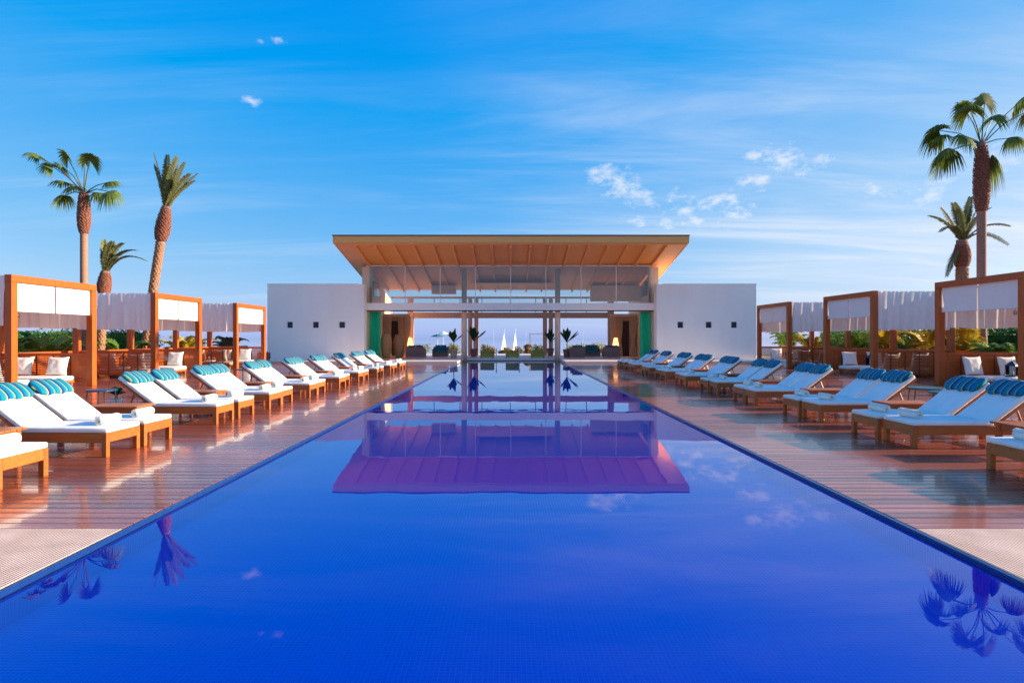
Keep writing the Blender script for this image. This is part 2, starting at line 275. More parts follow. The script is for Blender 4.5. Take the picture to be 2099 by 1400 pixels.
# ------------------------------------------------------------------ mesh helpers
class MB:
    def __init__(s): s.v = []; s.f = []
    def add(s, vs, fs):
        o = len(s.v); s.v += [tuple(v) for v in vs]; s.f += [tuple(i + o for i in f) for f in fs]; return s
    def box(s, c, d, M=None):
        x, y, z = (k / 2 for k in d); c = Vector(c)
        vs = [Vector((a * x, b * y, e * z)) for a in (-1, 1) for b in (-1, 1) for e in (-1, 1)]
        if M is not None: vs = [M @ v for v in vs]
        s.add([v + c for v in vs], [(0, 1, 3, 2), (4, 6, 7, 5), (0, 4, 5, 1), (2, 3, 7, 6), (0, 2, 6, 4), (1, 5, 7, 3)]); return s
    def span(s, a, b):
        return s.box([(p + q) / 2 for p, q in zip(a, b)], [abs(q - p) for p, q in zip(a, b)])
    def tube(s, path, rad, n=8, cap=True):
        path = [Vector(p) for p in path]; o = len(s.v); k = len(path)
        if isinstance(rad, (int, float)): rad = [rad] * k
        up = Vector((0.13, 0.31, 0.94)).normalized()
        for i, p in enumerate(path):
            d = (path[min(i + 1, k - 1)] - path[max(i - 1, 0)]).normalized()
            u = d.cross(up)
            if u.length < 1e-3: u = d.cross(Vector((1, 0, 0)))
            u.normalize(); v = d.cross(u)
            for j in range(n):
                a = 2 * math.pi * j / n; s.v.append(tuple(p + (u * math.cos(a) + v * math.sin(a)) * rad[i]))
        for i in range(k - 1):
            for j in range(n):
                a, b = o + i * n + j, o + i * n + (j + 1) % n
                s.f.append((a, b, b + n, a + n))
        if cap: s.f.append(tuple(o + j for j in range(n))[::-1]); s.f.append(tuple(o + (k - 1) * n + j for j in range(n)))
        return s
    def lathe(s, prof, n=24, c=(0, 0, 0)):
        return s.tube_prof(prof, n, c)
    def tube_prof(s, prof, n, c):
        o = len(s.v); k = len(prof)
        for (r, z) in prof:
            for j in range(n):
                a = 2 * math.pi * j / n; s.v.append((c[0] + r * math.cos(a), c[1] + r * math.sin(a), c[2] + z))
        for i in range(k - 1):
            for j in range(n):
                a, b = o + i * n + j, o + i * n + (j + 1) % n
                s.f.append((a, b, b + n, a + n))
        s.f.append(tuple(o + j for j in range(n))[::-1]); s.f.append(tuple(o + (k - 1) * n + j for j in range(n)))
        return s
    def grid(s, fn, nu, nv, closed=False):
        o = len(s.v)
        for i in range(nu + 1):
            for j in range(nv + 1): s.v.append(tuple(fn(i / nu, j / nv)))
        for i in range(nu):
            for j in range(nv):
                a = o + i * (nv + 1) + j; s.f.append((a, a + nv + 1, a + nv + 2, a + 1))
        return s
    def mesh(s, name, m, smooth=False, bevel=0.0, seg=1):
        me = bpy.data.meshes.new(name); me.from_pydata(s.v, [], s.f)
        if bevel:
            bm = bmesh.new(); bm.from_mesh(me)
            bmesh.ops.bevel(bm, geom=bm.edges[:], offset=bevel, segments=seg, affect='EDGES', profile=0.5, clamp_overlap=True)
            bm.to_mesh(me); bm.free()
        if smooth: me.polygons.foreach_set('use_smooth', [True] * len(me.polygons))
        if m: me.materials.append(m)
        me.update(); return me
    def build(s, name, m, parent=None, smooth=False, bevel=0.0, seg=1, loc=None):
        return link(name, s.mesh(name, m, smooth, bevel, seg), parent, loc)
def link(name, me, parent=None, loc=None, rz=0.0):
    o = bpy.data.objects.new(name, me); COL.objects.link(o)
    if parent is not None: o.parent = parent
    if loc is not None: o.location = loc
    if rz: o.rotation_euler[2] = rz
    return o
def tag(o, label=None, cat=None, group=None, kind=None):
    if label: o['label'] = label
    if cat: o['category'] = cat
    if group: o['group'] = group
    if kind: o['kind'] = kind
    return o
def thing(name, label, cat, loc=(0, 0, 0), rz=0.0, group=None):
    o = bpy.data.objects.new(name, None); COL.objects.link(o); o.location = loc; o.rotation_euler = (0, 0, rz); o.empty_display_size = 0.2
    return tag(o, label, cat, group)
KIDS = {}
def kids(o):
    return [c for c in bpy.data.objects if c.parent == o]
def copy_tree(src, parent=None, ch=None):
    c = src.copy(); COL.objects.link(c); c.parent = parent
    for k in (ch if ch is not None else kids(src)): copy_tree(k, c)
    return c
ORD = ['first', 'second', 'third', 'fourth', 'fifth', 'sixth', 'seventh', 'eighth', 'ninth', 'tenth', 'eleventh', 'twelfth', 'thirteenth', 'fourteenth', 'fifteenth', 'sixteenth', 'seventeenth', 'eighteenth', 'nineteenth', 'twentieth']
def X(px, Y): return (px - 1046) * Y / F
def Z(py, Y): return CAM_Z + (692 - py) * Y / F

# ------------------------------------------------------------------ ground, sea, pool, deck
def struct(o): return tag(o, kind='structure')
PL, PR, PE, PN = -3.20, 3.35, 42.0, -7.0      # pool left, right, far end, near end
DK0, DK1 = 5.0, 36.9                          # deck from / to
WZ = -0.035
struct(MB().grid(lambda u, v: (-30000 + 60000 * u, -20000 + 60000 * v, -4.0), 1, 1).build('sea', seam))
g = MB()
def gfn(u, v):
    return (0, 0, 0)
XS = [-420, -60, -21, 21, 60, 420]; YS = [-160, -20, -9, 56, 70, 78, 86]
# one ground sheet with a hole under the pool terrace
vs = {}; g = MB()
def gz(x, y): return -0.35 if y < 75 else (-1.0 if y < 80 else -5.0)
for i, x in enumerate(XS):
    for j, y in enumerate(YS): vs[i, j] = len(g.v); g.v.append((x, y, gz(x, y)))
for i in range(len(XS) - 1):
    for j in range(len(YS) - 1):
        if XS[i] == -21 and YS[j] == -9: continue
        g.f.append((vs[i, j], vs[i + 1, j], vs[i + 1, j + 1], vs[i, j + 1]))
struct(g.build('ground', sand))
# sub-base below the boards, in pieces around the pool
struct(MB().span((-21, -9, -1.6), (PL - 0.16, DK1, -0.05)).span((PR + 0.16, -9, -1.6), (21, DK1, -0.05)).span((-21, DK1 + .01, -1.6), (PL - .16, 56, -0.05)).span((PR + .16, DK1 + .01, -1.6), (21, 56, -0.05)).span((PL - .15, PE + .16, -1.6), (PR + .15, 56, -.05)).span((PL - .15, -9, -1.6), (PR + .15, PN - .16, -.05)).build('terrace_base', sub))
pool = struct(MB().span((PL - .14, PN - .14, -0.40), (PR + .14, PE + .14, -0.23)).build('pool_basin', mosaic))
for a, b2 in (((PL - .14, PN, -0.229), (PL, PE, -0.0502)), ((PR, PN, -0.229), (PR + .14, PE, -0.0502)), ((PL - .14, PE + .001, -0.229), (PR + .14, PE + .14, -0.0502)), ((PL - .14, PN - .14, -0.229), (PR + .14, PN - .001, -0.0502))):
    MB().span(a, b2).build('pool_wall', mosaic, pool)
for a, b2 in (((PL - .05, PN, -0.05), (PL, PE, -0.001)), ((PR, PN, -0.05), (PR + .05, PE, -0.001)), ((PL - .05, PE + .001, -0.05), (PR + .05, PE + .05, -0.001))):
    MB().span(a, b2).build('pool_coping', coping_m, pool, bevel=.006)
struct(MB().grid(lambda u, v: (PL + (PR - PL) * u, PN + (PE - PN) * v, WZ), 1, 1).build('pool_surface', water))
for side, x0, x1 in (('left', -20.5, PL - .054), ('right', PR + .054, 20.5)):
    struct(MB().span((x0, -8.8, -0.046), (x1, DK0 - 0.004, 0.0)).build('stone_paving_' + side, ribbed))
    deck = struct(MB().span((x0, DK0, -0.049), (x1, DK1 - .01, -0.030)).build('deck_' + side, sub))
    BW = 0.15; nb = int((DK1 - DK0) / BW); BW = (DK1 - DK0) / nb
    pm = MB().box((0, 0, -0.0142), (x1 - x0, BW - 0.011, 0.0285)).mesh('plank', deckwood, bevel=0.005)
    for i in range(nb):
        p = link('plank', pm, deck, ((x0 + x1) / 2, DK0 + BW * (i + 0.5), random.uniform(-0.0012, 0.0012)))
        p.rotation_euler = (random.gauss(0, 0.0022), random.gauss(0, 0.00005), 0)
# raised pavilion floor, butted around the pool end
TS = 0.13
struct(MB().span((-20.5, DK1, -0.05), (PL - .074, 42.075, TS)).span((PR + .074, DK1, -0.05), (20.5, 42.075, TS)).span((-20.5, 42.076, -0.05), (20.5, 54.5, TS)).build('pavilion_floor', stonefloor))

# ------------------------------------------------------------------ pavilion
GY = 41.2
pav = thing('pavilion', 'open poolside pavilion with sloping timber roof, upper glass band and white beam', 'pavilion', (0, GY, 0))
P = lambda: MB()
def pp(mb, name, m, parent=None, **k):
    o = mb.build(name, m, parent or pav, **k)
    if (parent or pav) is pav: o.location = (0, -GY, 0)
    return o
RF, RB = 36.9, 47.6
def zu(y): return 7.49 - (y - RF) * 0.196
RX0, RX1 = -10.99, 11.08
def prism(y0, y1, x0, x1, lo, hi):
    m = MB(); vs = []
    for x in (x0, x1):
        for y in (y0, y1):
            vs += [(x, y, zu(y) + lo), (x, y, zu(y) + hi)]
    m.add(vs, [(0, 1, 3, 2), (4, 6, 7, 5), (0, 4, 5, 1), (2, 3, 7, 6), (0, 2, 6, 4), (1, 5, 7, 3)]); return m
roof = pp(prism(RF + .12, RB, RX0 + .06, RX1 - .06, 0.0, 0.40), 'roof', wood_soffit)
pp(MB().span((RX0, RF, 7.46), (RX1, RF + .118, 7.88)), 'fascia', wood_fascia, roof)
pp(MB().span((RX0 - .03, RF - .04, 7.882), (RX1 + .03, RF + .40, 7.95)), 'roof_edge', darkroof, roof)
for sgn, x in ((-1, RX0), (1, RX1)):
    pp(prism(RF + .12, RB, min(x, x - sgn * .058), max(x, x - sgn * .058), -0.03, 0.385), 'side_fascia', wood_fascia, roof)
for i in range(17):
    x = RX0 + 1.31 + i * (RX1 - RX0 - 2.62) / 16
    pp(prism(RF + .30, RB - .1, x - .06, x + .06, -0.20, -0.001), 'batten', wood_fascia, roof)
pp(prism(RF + .121, RF + .30, RX0 + .07, RX1 - .07, -0.08, -0.001), 'edge_batten', wood_fascia, roof)
# floor-edge beam and its pier ends
pp(MB().span((-9.95, 40.72, 3.47), (9.95, 41.12, 3.96)), 'beam', beamwhite, bevel=0.01)
pp(MB().span((-9.9, 40.95, 3.40), (9.9, 41.10, 3.468)), 'beam_track', iron)
# upper glazing
GX0, GX1, GZ0, GZ1 = -9.55, 9.55, 3.962, 6.50
pp(MB().span((-9.9, 41.0, GZ1), (9.9, 41.16, GZ1 + .07)), 'glazing_head', beamwhite)
mul = [X(p, 41.1) for p in (757, 830.8, 902.5, 974.5, 1046.8, 1118.8, 1190.8, 1262.8, 1335)]
for i in range(8):
    gp = pp(MB().span((mul[i] + .025, 41.07, GZ0 + .02), (mul[i + 1] - .025, 41.085, GZ1 - .002)), 'glass_pane', glass)
for x in mul[1:-1]:
    pp(MB().span((x - .022, 41.03, GZ0), (x + .022, 41.10, GZ1)), 'mullion', beamwhite)
def wallprism(x0, x1, y0, y1, m, name, parent=None):
    mb = MB(); vs = []
    for x in (x0, x1):
        for y in (y0, y1): vs += [(x, y, TS), (x, y, zu(y) - 0.21)]
    mb.add(vs, [(0, 1, 3, 2), (4, 6, 7, 5), (0, 4, 5, 1), (2, 3, 7, 6), (0, 2, 6, 4), (1, 5, 7, 3)])
    return pp(mb, name, m, parent)
# side walls of the hall, with a clerestory window each
for sgn in (-1, 1):
    a, b2 = sorted((sgn * 9.96, sgn * 10.22))
    wallprism(a, b2, 41.13, 50.2, beige, 'side_wall')
    a, b2 = sorted((sgn * 9.56, sgn * 9.955))
    pp(MB().span((a, 41.13, 3.97), (b2, 41.50, GZ1 - .01)), 'jamb', beige)
    a, b2 = sorted((sgn * 9.9, sgn * 9.955))
    wn = pp(MB().span((a, 43.2, 4.65), (b2, 45.2, 5.7)), 'side_window', glass)
# columns
for x in (-3.22, 3.30):
    pp(MB().lathe([(0.20, WZ - 0.19), (0.19, 3.0), (0.175, 6.38)], 20, (x, 41.62, 0)), 'column', colstone, smooth=True)
for x in (-3.36, -2.84, 2.90, 3.40):
    pp(MB().span((x - .17, 49.8, TS), (x + .17, 50.14, 4.85)), 'rear_column', wood_brown, bevel=0.015)
for x in (-8.35, 8.42):
    pp(MB().span((x - .25, 49.8, TS), (x + .25, 50.14, 4.85)), 'rear_column', wood_brown, bevel=0.015)
pp(MB().span((-8.1, 49.84, 3.22), (8.17, 50.10, 3.70)), 'rear_lintel', wood_brown)
pp(MB().span((-9.95, 49.85, 4.86), (9.95, 50.1, 5.02)), 'rear_head', wood_brown)
pp(MB().span((-8.1, 49.93, 4.36), (8.17, 49.98, 4.42)), 'rear_transom', iron)
for p in (890, 943, 988, 1046, 1098, 1160, 1202):
    x = X(p, 50); pp(MB().span((x - .025, 49.92, 3.701), (x + .025, 49.99, 4.859)), 'rear_mullion', iron)
pp(MB().span((-6.0, 45.4, 4.95), (-4.2, 46.4, 5.56)), 'bulkhead', beige)
pp(MB().span((6.2, 45.4, 4.40), (9.94, 46.4, 5.56)), 'bulkhead', beige)
pp(MB().span((-2.7, 44.2, 5.62), (3.2, 46.9, 5.68), ), 'ceiling_panel', wood_soffit)
for x in (-2.2, 0.2, 2.7):
    for y in (44.6, 46.5): pp(MB().tube([(x, y, 5.68), (x, y, zu(y) + .02)], 0.012, 5), 'hanger_rod', iron)
# side rooms at the back of the hall
for sgn in (-1, 1):
    def sx_(a, b2): return sorted((sgn * a, sgn * b2))
    a, b2 = sx_(6.75, 7.75); 
    a, b2 = sx_(8.68, 9.95)
    pp(MB().span((a, 47.0, TS), (b2, 47.2, 3.25)), 'timber_panel', wood_brown)
    a, b2 = sx_(7.0, 7.55)
    a, b2 = sx_(8.75, 9.35)
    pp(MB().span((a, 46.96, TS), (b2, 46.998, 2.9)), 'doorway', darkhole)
    a, b2 = sx_(7.9, 9.95)
    pp(MB().span((a, 46.9, 3.26), (b2, 47.25, 3.46)), 'room_lintel', beige)
    a, b2 = sx_(7.95, 8.66)
    pp(MB().span((a, 47.02, TS), (b2, 47.18, 3.25)), 'timber_panel', wood_soffit)
    # gathered drapes
    for (cx, wd) in ((9.62, .30), (8.62, .20), (8.05, .26)):
        def dfn(u, v, cx=cx, wd=wd, sgn=sgn):
            pinch = 1.0 - 0.55 * math.exp(-((v - 0.62) / 0.2) ** 2)
            return (sgn * cx + (u - .5) * 2 * wd * pinch, 46.72 + .05 * math.sin(u * 34) * pinch, 3.24 - v * 3.08)
        pp(MB().grid(dfn, 40, 14), 'drape', drape, smooth=True)
    # folded green glass doors at the ends of the opening
    for k in range(3):
        x0 = sgn * (9.82 - 0.16 * k)
        mtx = Matrix.Rotation(R(sgn * (14 - 4 * k)), 3, 'Z')
        d = MB().box((x0 - sgn * .18, 41.72 + .10 * k, 1.75), (0.46, 0.016, 3.2), mtx)
        dd = pp(d, 'glass_door', greenglass)
        d2 = MB().box((x0 - sgn * .18, 41.72 + .10 * k, 3.37), (0.48, 0.05, 0.05), mtx); pp(d2, 'door_rail', iron)
# white wings
for sgn, xs, lab in ((-1, (-16.26, -10.25), 'white rendered wing beside sunlit cabanas, three small square windows'), (1, (10.25, 16.46), 'white rendered wing beside shaded cabanas, three small square windows')):
    wing = thing('white_wing', lab, 'building', ((xs[0] + xs[1]) / 2, 39.9, 0), group='white wings of the pavilion')
    ox = (xs[0] + xs[1]) / 2
    wx = [X(p, 39.9) for p in ((594, 647, 701) if sgn < 0 else (1395, 1453, 1505))]
    hw = 0.20; wz0, wz1 = 2.25, 2.65; top = 5.16; th = 0.30
    # wall built round real openings
    wm = MB(); edges = [xs[0]] + [e for x in wx for e in (x - hw, x + hw)] + [xs[1]]
    wm.span((xs[0], 39.9, TS - .05), (xs[1], 39.9 + th, wz0)).span((xs[0], 39.9, wz1), (xs[1], 39.9 + th, top))
    for i in range(0, len(edges), 2): wm.span((edges[i], 39.9, wz0), (edges[i + 1], 39.9 + th, wz1))
    o = wm.build('front_wall', plaster, wing); o.location = (-ox, -39.9, 0)
    o = MB().span((xs[0], 39.9 + th, TS - .05), (xs[0] + .3, 49, top)).span((xs[1] - .3, 39.9 + th, TS - .05), (xs[1], 49, top)).span((xs[0], 49, TS - .05), (xs[1], 49.3, top)).build('wall', plaster, wing); o.location = (-ox, -39.9, 0)
    o = MB().span((xs[0] + .3, 39.9 + th, top - .5), (xs[1] - .3, 49, top - .3)).build('flat_roof', plaster, wing); o.location = (-ox, -39.9, 0)
    a, b2 = sorted((sgn * 9.80, sgn * 10.25)); o = MB().span((a, 39.9, TS - .05), (b2, 40.70, top)).build('end_pier', plaster, wing); o.location = (-ox, -39.9, 0)
    a, b2 = (xs[0] - .02, xs[1] + .02); o = MB().span((a, 39.88, top + .001), (b2, 40.22, top + .045)).build('coping', plaster, wing); o.location = (-ox, -39.9, 0)
    for x in wx:
        wn = MB().span((x - hw, 39.9 + .20, wz0), (x + hw, 39.9 + .215, wz1)).build('window', navy, wing); wn.location = (-ox, -39.9, 0)
        MB().span((x - hw, 40.08, wz0), (x + hw, 40.10, wz0 + .03)).span((x - hw, 40.08, wz1 - .03), (x + hw, 40.10, wz1)).span((x - hw, 40.08, wz0 + .03), (x - hw + .03, 40.10, wz1 - .03)).span((x + hw - .03, 40.08, wz0 + .03), (x + hw, 40.10, wz1 - .03)).build('frame', iron, wn)
    struct

# ------------------------------------------------------------------ cabanas
CH = 3.35; CD = 3.25
def curtain_mesh(a, b2, z0, z1, name, folds=9, amp=0.05, seed=1, gap=None):
    """gathered cloth hanging between two points"""
    rs = random.Random(seed); a = Vector(a); b2 = Vector(b2); d = b2 - a; nrm = Vector((-d.y, d.x, 0)).normalized()
    ph = [(rs.uniform(.6, 1.5) * folds, rs.uniform(0, 6.28), rs.uniform(.3, 1)) for _ in range(4)]
    def fn(u, v):
        lean = 0.10 * math.sin(u * 5.1 + seed) * v / d.length
        uu = u + lean * (1 - abs(2 * u - 1))
        k = sum(w_ * math.sin(uu * f_ * 6.28 + p_) for f_, p_, w_ in ph) / 2
        sharp = math.copysign(abs(k) ** 0.75, k)
        q = a + d * u + nrm * sharp * amp * (0.12 + 1.0 * v ** .6)
        return (q.x, q.y, z1 + (z0 - z1) * v - 0.015 * (math.sin(u * 9 + seed) + 1) * v)
    return MB().grid(fn, 150, 8).mesh(name, curtain, smooth=True)
def cabana(sg, loc, width, H, seed):
    """sg=-1: extends to -x from its pool-side front"""
    t = thing('cabana', None, None, loc)
    d = CD * sg; ps = 0.21
    post = MB().span((-ps / 2, -ps / 2, 0), (ps / 2, ps / 2, H - .20)).mesh('post', teak_y, bevel=0.01)
    for x in (sg * ps / 2, d - sg * ps / 2):
        for y in (ps / 2, width - ps / 2): link('post', post, t, (x, y, 0))
    bx = sorted((0.0, sg * ps)); MB().span((bx[0], 0, H - .199), (bx[1], width, H)).build('front_beam', teak_y, t, bevel=0.01)
    bx = sorted((d - sg * ps, d)); MB().span((bx[0], 0, H - .199), (bx[1], width, H)).build('back_beam', teak_y, t, bevel=0.01)
    bx = sorted((sg * (ps + .002), d - sg * (ps + .002)))
    for y0 in (0.20, width - .38): MB().span((bx[0], y0, H - .19), (bx[1], y0 + .18, H - .12)).build('side_beam', teak_y, t)
    # roof cloth stretched just under the beams
    MB().grid(lambda u, v: (bx[0] + (bx[1] - bx[0]) * u, .22 + (width - .44) * v, H - .16 - .06 * math.sin(math.pi * v) * math.sin(math.pi * u)), 12, 12).build('canopy', curtain, t, smooth=True)
    # two drop shades on the pool side with a slit between
    mid = width / 2
    for y0, y1 in ((ps + .01, mid - .03), (mid + .03, width - ps - .01)):
        xx = sg * ps * .45
        mb = MB().grid(lambda u, v: (xx + .02 * math.sin(u * 3.14) * v, y0 + (y1 - y0) * u + (.012 * math.sin(v * 3)), H - .20 - (0.80 + .012 * math.sin(u * 4 + seed)) * v), 8, 6)
        sh = mb.build('drop_shade', shade_m, t, smooth=True)
        MB().tube([(xx, y0, H - 1.0), (xx, y1, H - 1.0)], 0.016, 6).build('hem_bar', shade_m, sh)
    link('back_shade', curtain_mesh((d - sg * .12, ps, 0), (d - sg * .12, width - ps, 0), 1.96, H - .20, 'back_shade', 5, .02, seed), t).data.materials[0] = backshade_m
    for y, q in ((0.04, 1), (width - .04, 2)):
        link('side_curtain', curtain_mesh((sg * (ps + .01), y, 0), (d - sg * (ps + .01), y, 0), 1.93, H - .02, 'side_curtain', 8, .085, seed * 3 + q), t)
    # slatted railings: two sides and the back
    def rail(a, b2, nm):
        a = Vector(a); b2 = Vector(b2); dd = b2 - a; ln = dd.length; c = (a + b2) / 2
        ax = abs(dd.x) > abs(dd.y)
        def bxx(z, hgt, th): return (ln, th, hgt) if ax else (th, ln, hgt)
        MB().box((c.x, c.y, 1.05), bxx(0, .07, .09)).build('top_rail', teak_y, t, bevel=.006)
        mb = MB(); k = 15
        for i in range(k): mb.box((c.x, c.y, 0.16 + i * (0.84 / (k - 1))), bxx(0, .042, .022))
        tag(mb.build('slats', teak_y, t), kind='stuff')
        for i in range(1, 5):
            q = a + dd * (i / 5); MB().box((q.x, q.y, 0.535), (.03, .03, .95)).build('rod', iron, t)
    rail((sg * (ps + .005), .13, 0), (d - sg * (ps + .005), .13, 0), 'near')
    rail((sg * (ps + .005), width - .13, 0), (d - sg * (ps + .005), width - .13, 0), 'far')
    rail((d - sg * .13, ps + .005, 0), (d - sg * .13, width - ps - .005, 0), 'back')
    # small hanging lamp hook
    x = sg * 1.1
    MB().tube([(x, mid * .9, H - .14), (x, mid * .9, H - 1.0)], 0.006, 5).build('lamp_cord', rope_m, t)
    MB().lathe([(.01, 0), (.05, .02), (.055, .10), (.02, .16)], 10, (x, mid * .9, H - 1.16)).build('hanging_lamp', brass, t, smooth=True)
    return t
CL = [(-13.8, 16.5, 3.4), (-13.8, 23.2, 3.5), (-13.8, 30.1, 3.6)]
CR = [(14.3, 16.6, 3.5), (14.3, 23.5, 3.75), (14.3, 30.7, 3.9)]
WHO = ['farthest from the pavilion', 'in the middle of its row', 'next to the white wing']
for i, (x, y, wd) in enumerate(CL):
    tag(cabana(-1, (x, y, 0), wd, CH, 3 + i), 'sunlit timber cabana with white drop shades, ' + WHO[i], 'cabana', 'sunlit row of timber cabanas')
for i, (x, y, wd) in enumerate(CR):
    tag(cabana(1, (x, y, 0), wd, CH + .10, 13 + i), 'shaded red timber cabana with white drop shades, ' + WHO[i], 'cabana', 'shaded row of timber cabanas')

# fences that run behind the cabanas
def fence(x, y0, y1, lab):
    t = thing('slatted_fence', lab, 'fence', (x, y0, 0)); n = int((y1 - y0) / 1.7)
    MB().span((-.05, 0, 1.0), (.05, y1 - y0, 1.07)).build('top_rail', teak_y, t)
    mb = MB()
    for i in range(12): mb.span((-.012, 0, .10 + i * .076), (.012, y1 - y0, .155 + i * .076))
    tag(mb.build('slats', teak_y, t), kind='stuff')
    pm = MB().span((.013, -.04, 0), (.09, .04, .998)).mesh('fence_post', teak_y)
    for i in range(n + 1): link('fence_post', pm, t, (0, min((y1 - y0) - .04, .04 + i * (y1 - y0 - .08) / n), 0))
fence(-17.4, 9.0, 39.4, 'brown slatted timber fence behind the sunlit cabanas')
fence(17.95, 9.0, 39.4, 'brown slatted timber fence behind the shaded cabanas')

# daybeds, pillows, ottomans, lanterns
def soft_box(name, m, size, r=0.05, crown=0.02, parent=None, nseg=3):
    w_, d_, h_ = size
    mb = MB().box((0, 0, h_ / 2), size); me = mb.mesh(name, m)
    bm = bmesh.new(); bm.from_mesh(me)
    bmesh.ops.bevel(bm, geom=bm.edges[:], offset=r, segments=nseg, affect='EDGES', profile=0.5, clamp_overlap=True)
    bmesh.ops.subdivide_edges(bm, edges=[e for e in bm.edges if e.calc_length() > 0.3], cuts=4, use_grid_fill=True)
    for v in bm.verts:
        if v.co.z > h_ * .5:
            u, q = v.co.x / (w_ / 2), v.co.y / (d_ / 2)
            v.co.z += crown * max(0, 1 - u * u) * max(0, 1 - q * q) + 0.004 * mnoise.noise(v.co * 6)
    bm.to_mesh(me); bm.free(); me.polygons.foreach_set('use_smooth', [True] * len(me.polygons)); return me
def pillow_mesh(name, m, w_, h_, t_, ears=0.06, seed=0):
    mb = MB(); k = 16
    def side(sg):
        def fn(u, v):
            a, b2 = 2 * u - 1, 2 * v - 1
            th = (max(0, 1 - a ** 4) ** .6) * (max(0, 1 - b2 ** 4) ** .6)
            pin = 1 - ears * (1 - a * a) * abs(b2) ** 1.5; pin2 = 1 - ears * (1 - b2 * b2) * abs(a) ** 1.5
            wr = 0.012 * mnoise.noise(Vector((a * 2.2, b2 * 2.2, seed + sg)))
            return (a * w_ / 2 * pin2, sg * (th * t_ / 2 + wr * th), (b2 * pin + 1) * h_ / 2)
        return fn
    mb.grid(side(-1), k, k); mb.grid(lambda u, v: side(1)(1 - u, v), k, k)
    me = mb.mesh(name, m, smooth=True)
    bm = bmesh.new(); bm.from_mesh(me); bmesh.ops.remove_doubles(bm, verts=bm.verts[:], dist=0.002); bm.to_mesh(me); bm.free()
    me.polygons.foreach_set('use_smooth', [True] * len(me.polygons)); return me
bed_cush = soft_box('mattress', cushion, (2.1, .95, .15), .06, .015)
bed_frame = MB().box((0, 0, .165), (2.1, .92, .07)).mesh('bed_frame', teak, bevel=.006)
bed_leg = MB().box((0, 0, .065), (.08, .08, .13)).mesh('leg', teak, bevel=.005)
pil = [pillow_mesh('pillow', linen, .66, .64, .20, .10, s) for s in range(3)]
ott_c = soft_box('cushion', cushion, (.62, .62, .16), .06, .02)
ott_b = MB().box((0, 0, .13), (.58, .58, .26)).mesh('base', linen, bevel=.02, seg=2)
def daybed(x, y, face, lab, grp):
    t = thing('daybed', lab, 'daybed', (x, y, 0), group=grp)
    link('bed_frame', bed_frame, t)
    for a in (-.98, .98):
        for b2 in (-.40, .40): link('leg', bed_leg, t, (a, b2, 0))
    link('mattress', bed_cush, t, (0, 0, .20))
def lantern(loc, lab, grp, tint=iron):
    t = thing('lantern', lab, 'lantern', loc, rz=.5, group=grp); w_ = .13
    MB().span((-w_, -w_, 0), (w_, w_, .035)).build('base', tint, t)
    for a in (-1, 1):
        for b2 in (-1, 1): MB().span((a * w_ - .008 - a * .008, b2 * w_ - .008 - b2 * .008, .035), (a * w_ + .008 - a * .008, b2 * w_ + .008 - b2 * .008, .32)).build('upright', tint, t)
    for a in (-1, 1):
        MB().span((a * (w_ - .010) - .002, -w_ + .018, .036), (a * (w_ - .010) + .002, w_ - .018, .319)).build('pane', lampglass, t)
        MB().span((-w_ + .018, a * (w_ - .010) - .002, .036), (w_ - .018, a * (w_ - .010) + .002, .319)).build('pane', lampglass, t)
    MB().lathe([(.20, .32), (.19, .335), (.06, .44), (.03, .46), (.0001, .47)], 4).build('roof', tint, t).rotation_euler[2] = R(45)
    MB().tube([(.05 * math.cos(a), 0, .50 + .05 * math.sin(a)) for a in [i * .5236 for i in range(13)]], .007, 5, cap=False).build('handle', tint, t)
    MB().lathe([(.04, .035), (.04, .16), (.001, .165)], 10).build('candle', linen, t, smooth=True)
for row, cabs, sg, nm in (('sunlit', CL, -1, 'sunlit'), ('shaded', CR, 1, 'shaded')):
    for i, (cx, cy, wd) in enumerate(cabs):
        xm = cx + sg * 1.55
        who = ['%s cabana farthest from pavilion', 'middle cabana of %s row', '%s cabana beside white wing'][i] % nm
        for face, yy in ((-1, cy + wd - .80), (1, cy + .80)):
            pos = 'pavilion side' if face < 0 else 'side opposite the pavilion'
            daybed(xm, yy, face, 'low white daybed, %s of %s' % (pos, who), 'daybeds in the cabanas')
            for k, ddx in enumerate((-.56, .56)):
                pxn = link('pillow', pil[(i + k) % 3], None, (xm + ddx + random.uniform(-.04, .04), yy - face * .30, .355), random.uniform(-.08, .08))
                pxn.rotation_euler = (R(-face * -14) if False else R(14 * face), 0, random.uniform(-.1, .1))
                end = 'fence end' if (ddx * sg > 0) else 'pool end'
                tag(pxn, 'white pillow, %s of %s daybed, %s cabana %s' % (end, 'pavilion-side' if face < 0 else 'opposite', nm, ['farthest from pavilion', 'in mid row', 'beside wing'][i]), 'pillow', 'white pillows on the daybeds')
        oy = cy + wd / 2 - .25
        ox = cx + sg * .75 if sg > 0 else cx + sg * 2.1
        ot = thing('ottoman', 'white cushioned ottoman between daybeds of ' + who, 'ottoman', (ox, oy - .25, 0), group='ottomans in the cabanas')
        link('base', ott_b, ot); link('cushion', ott_c, ot, (0, 0, .255))
        lantern((ox - sg * .02, oy - .25, .432), 'dark glass lantern on the ottoman in ' + who, 'lanterns in the cabanas', navy if sg > 0 else iron)

